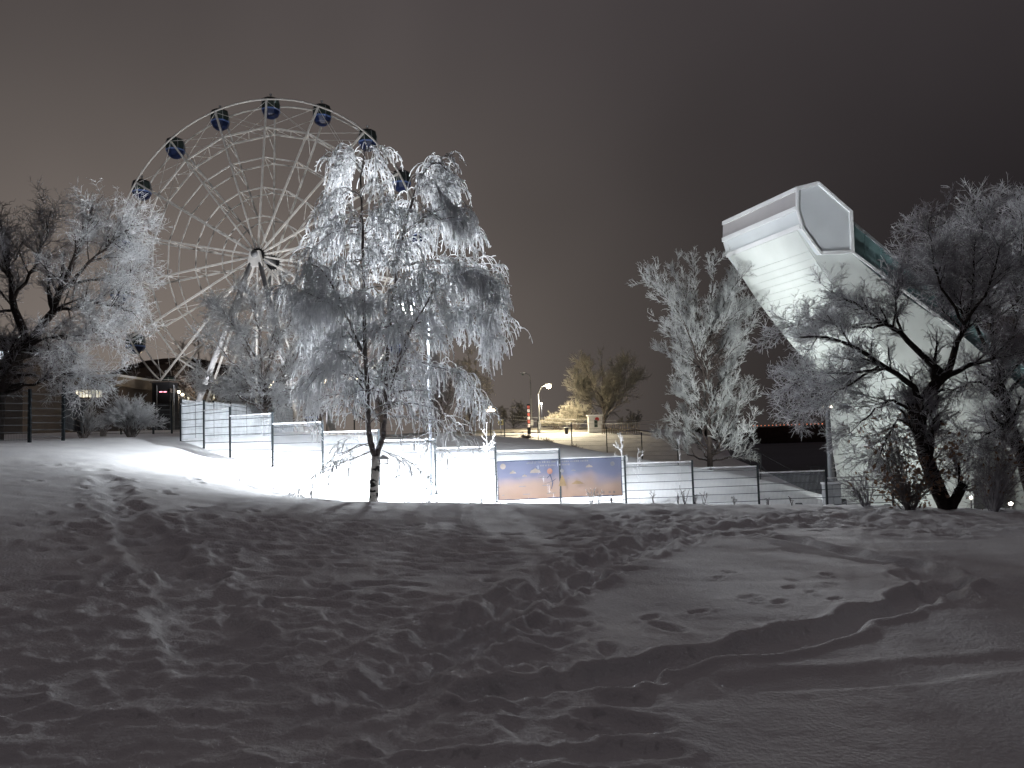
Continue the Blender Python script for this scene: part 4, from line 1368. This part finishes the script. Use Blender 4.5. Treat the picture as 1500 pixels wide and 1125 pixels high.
for px, tx, lab in ((318, 330, 'added ground floodlight at the left legs of the wheel behind the white fence'), (470, 480, 'added ground floodlight at the right legs of the wheel behind the birch')):  # unseen floodlights added to brighten the wheel
    b0 = P(px, 640, 68)
    g = hz(b0[0], b0[1])
    f = thing('floodlight', (b0[0], b0[1], g), lab, 'floodlight', 'added floodlights lighting the wheel')
    hd = np.array([b0[0], b0[1], g + .4])
    tg = P(tx, 300, 80)
    dr = (tg - hd) / np.linalg.norm(tg - hd)
    MB().bar((b0[0], b0[1], g - .1), (b0[0], b0[1], g + .36), .05).build('bracket', 'black', f)
    MB().bar(hd - dr * .08, hd + dr * .04, .26, .2).build('housing', 'black', f)
    MB().bar(hd + dr * .042, hd + dr * .055, .22, .16).build('lens', 'lamp_far', f)
    spot(hd + dr * .12, tg, WHEEL_FLOOD, 110, .7, (.97, .98, 1.0), .15)

# boarding booth below the wheel
bb = P(242, 632, 74)
bz = hz(bb[0], bb[1])
booth = thing('ticket_booth', (bb[0], bb[1], bz), 'dark booth with small pink lights below the ferris wheel', 'booth')
zt_ = P(242, 561, 74)[2]
MB().box((bb[0], bb[1], bz), 1.7, 1.7, zt_ - bz).build('wall', 'black', booth)
MB().box((bb[0], bb[1], zt_), 2.0, 2.0, .14).build('roof', 'roof', booth)
for px in (236, 242):
    c = P(px, 574, 74 - .88)
    MB().bar(c - [.14, 0, 0], c + [.14, 0, 0], .05, .09).build('light', 'pink', booth)
MB().box((bb[0] + .9, bb[1] - .5, zt_ - 1.0), .5, .7, .4).build('counter', 'wall_dark', booth)
for px in (230, 255):
    a_ = P(px, 575, 73)
    MB().bar((a_[0], a_[1], bz), (a_[0], a_[1], zt_ - .3), .07).build('rail_post', 'grey', booth)

# ------------------------------------------------------------------ buildings at the left
def lit_row(root, px0, px1, ytop, ybot, d, n, m, frame='wall_dark'):
    for k in range(n):
        a = P(px0 + (px1 - px0) * k / n, ytop, d)
        b = P(px0 + (px1 - px0) * (k + 1) / n, ybot, d)
        c_ = MB()
        w = MB()
        g_ = .06 * (b[0] - a[0])
        y_ = d
        w.bar((a[0] + g_, y_, (a[2] + b[2]) / 2), (b[0] - g_, y_, (a[2] + b[2]) / 2), .05, abs(a[2] - b[2]))
        o = w.build('window', m, root)
        xm = (a[0] + b[0]) / 2
        c_.bar((xm, y_ - .06, b[2]), (xm, y_ - .06, a[2]), .05).bar((a[0], y_ - .04, b[2] - .03), (b[0], y_ - .04, b[2] - .03), .08).bar((a[0] + g_ / 2, y_ - .05, b[2]), (a[0] + g_ / 2, y_ - .05, a[2]), .07)
        c_.build('frame', frame, o)


D_ = 72
c0, c1 = P(40, 600, D_), P(172, 600, D_)
gz = hz((c0[0] + c1[0]) / 2, D_ + 5)
cafe = thing('low_building', ((c0[0] + c1[0]) / 2, D_ + 5, gz), 'low flat roofed building with a row of bright windows behind the left fence', 'building')
zt_ = P(110, 556, D_)[2]
MB().box(((c0[0] + c1[0]) / 2, D_ + 5.2, gz - .5), c1[0] - c0[0], 10, zt_ - gz + .5).build('wall', 'wall_dark', cafe)
zf = P(110, 568, D_)[2]
MB().box(((c0[0] + c1[0]) / 2, D_ + 4.4, zf), c1[0] - c0[0] + .8, 10.6, zt_ - zf + .1).build('fascia', 'fascia', cafe)
MB().box(((c0[0] + c1[0]) / 2, D_ + 4.4, zt_ + .1), c1[0] - c0[0] + 1, 10.8, .22).build('snow_roof', 'snow', cafe)
lit_row(cafe, 72, 150, 571.5, 582, D_ + .12, 8, 'window_lit')
lit_row(cafe, 48, 72, 571.5, 582, D_ + .12, 2, 'glass')

D_ = 118
hall = thing('curved_roof_hall', (*P(235, 620, D_)[:2], 2), 'dark hall with a wide curved roof beyond the wheel', 'building')
gz = hz(*P(235, 620, D_)[:2])
prof = [P(140, 556, D_), P(165, 545, D_), P(190, 535, D_), P(215, 528, D_), P(240, 525, D_), P(270, 524, D_), P(300, 527, D_), P(330, 535, D_), P(360, 548, D_)]
lo = [np.array([p[0], p[1], p[2] - .8]) for p in prof][::-1]
MB().prism(prof + lo, (0, 26, 0)).build('roof', 'roof', hall)
wl = [np.array([p[0], p[1] + .4, p[2] - .85]) for p in prof]
MB().prism(wl + [np.array([wl[-1][0], D_ + .4, gz - .5]), np.array([wl[0][0], D_ + .4, gz - .5])], (0, 25, 0)).build('wall', 'wall_dark', hall)
for k in range(5):
    a = P(255 + k * 18, 583, D_)
    MB().bar(a - [.55, 0, 0], a + [.55, 0, 0], .12, 1.3).build('window', 'window_lit' if k in (1, 3) else 'glass', hall)

D_ = 64
apt = thing('apartment_block', (*P(-40, 620, D_)[:2], 2), 'dark building behind the left tree with one cool white lit window', 'building')
c0, c1 = P(-140, 600, D_), P(30, 600, D_)
gz = hz((c0[0] + c1[0]) / 2, D_)
zt_ = P(-20, 500, D_)[2]
MB().box(((c0[0] + c1[0]) / 2, D_ + 4.3, gz - .5), c1[0] - c0[0], 8, zt_ - gz + .5).build('wall', 'wall_dark', apt)
MB().box(((c0[0] + c1[0]) / 2, D_ + 4.3, zt_), c1[0] - c0[0] + .5, 8.4, .3).build('roof', 'snow', apt)
lit_row(apt, 0, 14, 514.5, 526, D_ + .26, 2, 'window_cool')
lit_row(apt, -60, -30, 514.5, 526, D_ + .26, 2, 'glass')


# ------------------------------------------------------------------ street on the bank
def bent_lamp(px, pyb, d, py_arm, px_head, py_head, label, lit):
    b0 = P(px, pyb, d)
    g = hz(b0[0], b0[1])
    t = thing('street_lamp', (b0[0], b0[1], g), label, 'street lamp', 'street lamps on the bank road')
    e = P(px, py_arm, d)
    h = P(px_head, py_head, d - .3)
    MB().tube([(b0[0], b0[1], g - .1), (b0[0], b0[1], g + 3), (b0[0], b0[1], e[2])], [.11, .09, .07], 8).build('pole', 'grey', t, smooth=True)
    MB().tube([(b0[0], b0[1], e[2]), e + (h - e) * .3 + [0, 0, (h[2] - e[2]) * .5], h], [.06, .05, .045], 6).build('arm', 'grey', t, smooth=True)
    MB().box(h + [(.25 if px_head > px else -.25), 0, -.02], .8, .3, .14).build('head', 'grey', t)
    hc = h + [(.3 if px_head > px else -.3), 0, -.16]
    MB().ball(hc, .30 if lit else .12, 12, 7).build('lens', 'lamp_sodium' if lit else 'glass', t, smooth=True)
    MB().box((b0[0], b0[1] - .12, g + .5), .45, .3, .8).build('control_box', 'concrete', t)
    return hc


hc = bent_lamp(790, 626, 97, 577, 800, 564, 'warm lit street lamp on a bent pole by the bank road', True)
point(hc + [0, -.5, -.45], SODIUM * .35, (1, .84, .55), .3)
spot(hc + [0, 0, -.4], hc + np.array([0.6, 0.6, -8]), SODIUM * 2.2, 150, .5, (1, .84, .55), .3)
bent_lamp(779, 626, 104, 558, 769, 547, 'taller unlit street lamp left of the warm lit one', False)


def mini_lamp(px, py, d, label):
    c = P(px, py, d)
    g = hz(c[0], c[1])
    t = thing('street_lamp', (c[0], c[1], g), label, 'street lamp', 'street lamps on the bank road')
    MB().tube([(c[0], c[1], g), (c[0], c[1], c[2])], .07, 6).build('pole', 'grey', t)
    MB().ball(c, .16, 10, 6).build('lens', 'lamp_far', t, smooth=True)
    point(c + [0, -.4, -.2], GLOBES * .6, (1, .92, .8), .2)


mini_lamp(793, 591, 125, 'small distant lamp just right of the lit lamp pole')


def globe_lamp(px, py, d, label, n=3, power=1.0):
    c = P(px, py, d)
    g = hz(c[0], c[1])
    t = thing('globe_lamp', (c[0], c[1], g), label, 'park lamp', 'globe lamps in the park')
    MB().tube([(c[0], c[1], g), (c[0], c[1], c[2])], [.07, .05], 8).build('pole', 'black', t)
    for k in range(n):
        a = 2 * math.pi * k / n + .4
        q_ = c + [.42 * math.cos(a), .42 * math.sin(a), .0]
        MB().tube([c - [0, 0, .3], (c + q_) / 2 - [0, 0, .3], q_ - [0, 0, .14]], .025, 5).build('arm', 'black', t)
        MB().ball(q_, .17, 10, 6).build('globe', 'lamp_globe', t, smooth=True)
    MB().ball(c + [0, 0, .32], .17, 10, 6).build('globe', 'lamp_globe', t, smooth=True)
    point(c + [0, -.8, -.1], GLOBES * power, (1, .82, .58), .3)


globe_lamp(718, 601, 88, 'cluster of small globe lamps right of the birch tips', 4)
globe_lamp(399, 565, 66, 'warm globe lamp glowing behind the rimed tree under the wheel', 3, 1.3)
globe_lamp(478, 559, 70, 'warm globe lamp left of the birch stems', 3)
globe_lamp(518, 554, 70, 'pale globe lamp close behind the left birch stem', 3)
globe_lamp(262, 578, 92, 'warm globe lamp beside the dark booth', 3, 1.2)

# red and white sign column
c = P(775, 630, 95)
g = hz(c[0], c[1])
zt_ = P(775, 592, 95)[2]
sg = thing('sign_column', (c[0], c[1], g), 'narrow red and white lit sign column left of the lamp pole', 'sign')
MB().box((c[0], c[1], g), .4, .35, zt_ - g).build('column', 'black', sg)
nlet = 6
for k in range(nlet):
    z = g + .9 + (zt_ - g - 1.0) * k / nlet
    MB().box((c[0], c[1] - .2, z), .3, .06, (zt_ - g - 1.0) / nlet * .82).build('sign_panel', 'sign_lit' if k % 2 else 'sign_white', sg)

c = P(734, 634, 93)
g = hz(c[0], c[1])
z0 = P(734, 619, 93)[2]
rs = thing('road_sign', (c[0], c[1], g), 'square pale road sign with a dark figure right of the globe lamps', 'road sign')
MB().tube([(c[0], c[1], g), (c[0], c[1], z0 + .3)], .04, 6).build('pole', 'grey', rs)
MB().box((c[0], c[1] - .06, z0 - .3), .62, .04, .62).build('plate', 'yellow', rs)
MB().box((c[0], c[1] - .09, z0 - .16), .30, .02, .28).build('symbol', 'black', rs)
MB().ball((c[0], c[1] - .09, z0 + .2), .06, 6, 4).build('symbol', 'black', rs)

c = P(872, 634, 96)
g = hz(c[0], c[1])
z0 = P(872, 609, 96)[2]
kk = thing('kiosk', (c[0], c[1], g), 'small pale kiosk with a red round sign under the warm lit tree', 'kiosk')
MB().box((c[0], c[1], g), 1.7, 1.3, z0 - g).build('wall', 'white', kk)
MB().box((c[0], c[1], z0), 2.0, 1.6, .12).build('snow_roof', 'snow', kk)
MB().box((c[0] + .05, c[1] - .68, g + .6), .4, .06, .9).build('window', 'glass', kk)
a = np.linspace(0, 2 * math.pi, 14, endpoint=False)
cc = np.array([c[0] - .05 + .25, c[1] - .7, z0 - .45])
MB().prism([cc + [.26 * math.cos(t), 0, .26 * math.sin(t)] for t in a], (0, .04, 0)).build('round_sign', 'red', kk)

c = P(830, 634, 95)
g = hz(c[0], c[1])
bn = thing('litter_bin', (c[0], c[1], g), 'small dark litter bin before the rimed dome bush', 'litter bin')
MB().lathe((c[0], c[1], g), [(.2, 0), (.26, .75), (.28, .8)], 10).build('bin_body', 'black', bn)
MB().lathe((c[0], c[1], g + .8), [(.3, 0), (.28, .06), (.05, .1)], 10).build('snow_cap', 'snow', bn)

# railing
a, b = P(882, 632, 94), P(936, 630, 94)
rl = thing('railing', (a[0], a[1], hz(a[0], a[1])), 'warm lit pale railing at the right end of the bank road', 'railing')
n = 17
za, zb_ = hz(a[0], a[1]), hz(b[0], b[1])
za, zb_ = max(za, P(882, 633, 94)[2]), max(zb_, P(936, 631, 94)[2])
for k in range(n):
    t = k / (n - 1)
    x, y, z = a[0] + (b[0] - a[0]) * t, a[1], za + (zb_ - za) * t
    MB().bar((x, y, min(z, hz(x, y)) - .1), (x, y, z + .95), .07).build('baluster', 'fascia', rl)
MB().bar((a[0], a[1], za + .98), (b[0], a[1], zb_ + .98), .09, .08).build('top_rail', 'frost', rl)
MB().bar((a[0], a[1], za + .15), (b[0], a[1], zb_ + .15), .07, .06).build('bottom_rail', 'fascia', rl)

# overhead wires
for dz, lab in ((0, 'upper of two thin wires across the bank road'), (-.45, 'lower of two thin wires across the bank road')):
    a, b = P(640, 596, 112) + [0, 0, dz], P(1020, 614, 84) + [0, 0, dz]
    pts = [a + (b - a) * t - [0, 0, .8 * 4 * t * (1 - t)] for t in np.linspace(0, 1, 16)]
    o = MB().tube(pts, .022, 4).build('overhead_wire', 'grey', origin=a)
    tag(o, lab, 'wire', 'overhead wires')

# jetty frames in the dark valley
jt = thing('pier_frame', (*P(1114, 690, 62)[:2], hz(*P(1114, 690, 62)[:2])), 'thin frosted frame with long diagonal stays in the dark valley right of the poplar', 'frame')
e0, e1 = P(1114, 664, 62), P(1114, 720, 62)
MB().bar(e1, e0, .09).build('post', 'fold', jt)
MB().bar(P(1103, 661, 60), e0, .06).build('arm', 'fold', jt)
MB().bar(e0, P(1162, 690, 60), .05).build('stay', 'fold', jt)
MB().bar(P(1108, 676, 61), P(1122, 690, 61), .06).build('brace', 'fold', jt)
jt = thing('pier_frame', (*P(1195, 690, 60)[:2], hz(*P(1195, 690, 60)[:2])), 'short frosted rail on slanted struts left of the mast', 'frame')
MB().bar(P(1182, 683, 60), P(1211, 683.5, 60), .07).build('rail', 'fold', jt)
for px in (1188, 1200):
    MB().bar(P(px, 684, 60), P(px - 6, 730, 60), .06).build('strut', 'fold', jt)

# shore lights across the river
pts = [P(px, 624 - (px - 1098) * .031, 650) - [0, 0, 1.4 + .8 * math.sin(px * .9)] for px in range(1000, 1500, 12)]
low = [np.array([p[0], p[1], -14.5]) for p in pts][::-1]
tag(MB().prism(pts + low, (0, 40, 0)).build('far_shore', 'roof'), kind='structure')
for k in range(24):
    px = 1098 + k * 5.6
    c = P(px, 624 - (px - 1098) * .031, 640)
    t = thing('shore_lamp', (c[0], c[1], c[2] - 1.6), 'tiny red light in the row along the far shore', 'shore light', 'red lights along the far shore')
    MB().tube([(c[0], c[1], c[2] - 1.6), (c[0], c[1], c[2])], .12, 4).build('pole', 'black', t)
    MB().ball(c, .55 if k > 11 else .42, 8, 5).build('lens', 'red_light', t, smooth=True)

# ------------------------------------------------------------------ frosty night air
HAZE = 0.012
hm = bpy.data.materials.new('night haze')
hm.use_nodes = True
hm.node_tree.nodes.clear()
hv = nd(hm.node_tree, 'ShaderNodeVolumePrincipled')
hv.inputs['Color'].default_value = (.92, .93, .95, 1)
hv.inputs['Density'].default_value = HAZE
hv.inputs['Anisotropy'].default_value = .7
ho = nd(hm.node_tree, 'ShaderNodeOutputMaterial')
hm.node_tree.links.new(hv.outputs[0], ho.inputs['Volume'])
HB = MB()
HB.bar((0, -4300, 12.0), (0, 4300, 12.0), 8600, 56)
ho_ = HB.build('haze', hm)
tag(ho_, kind='stuff')
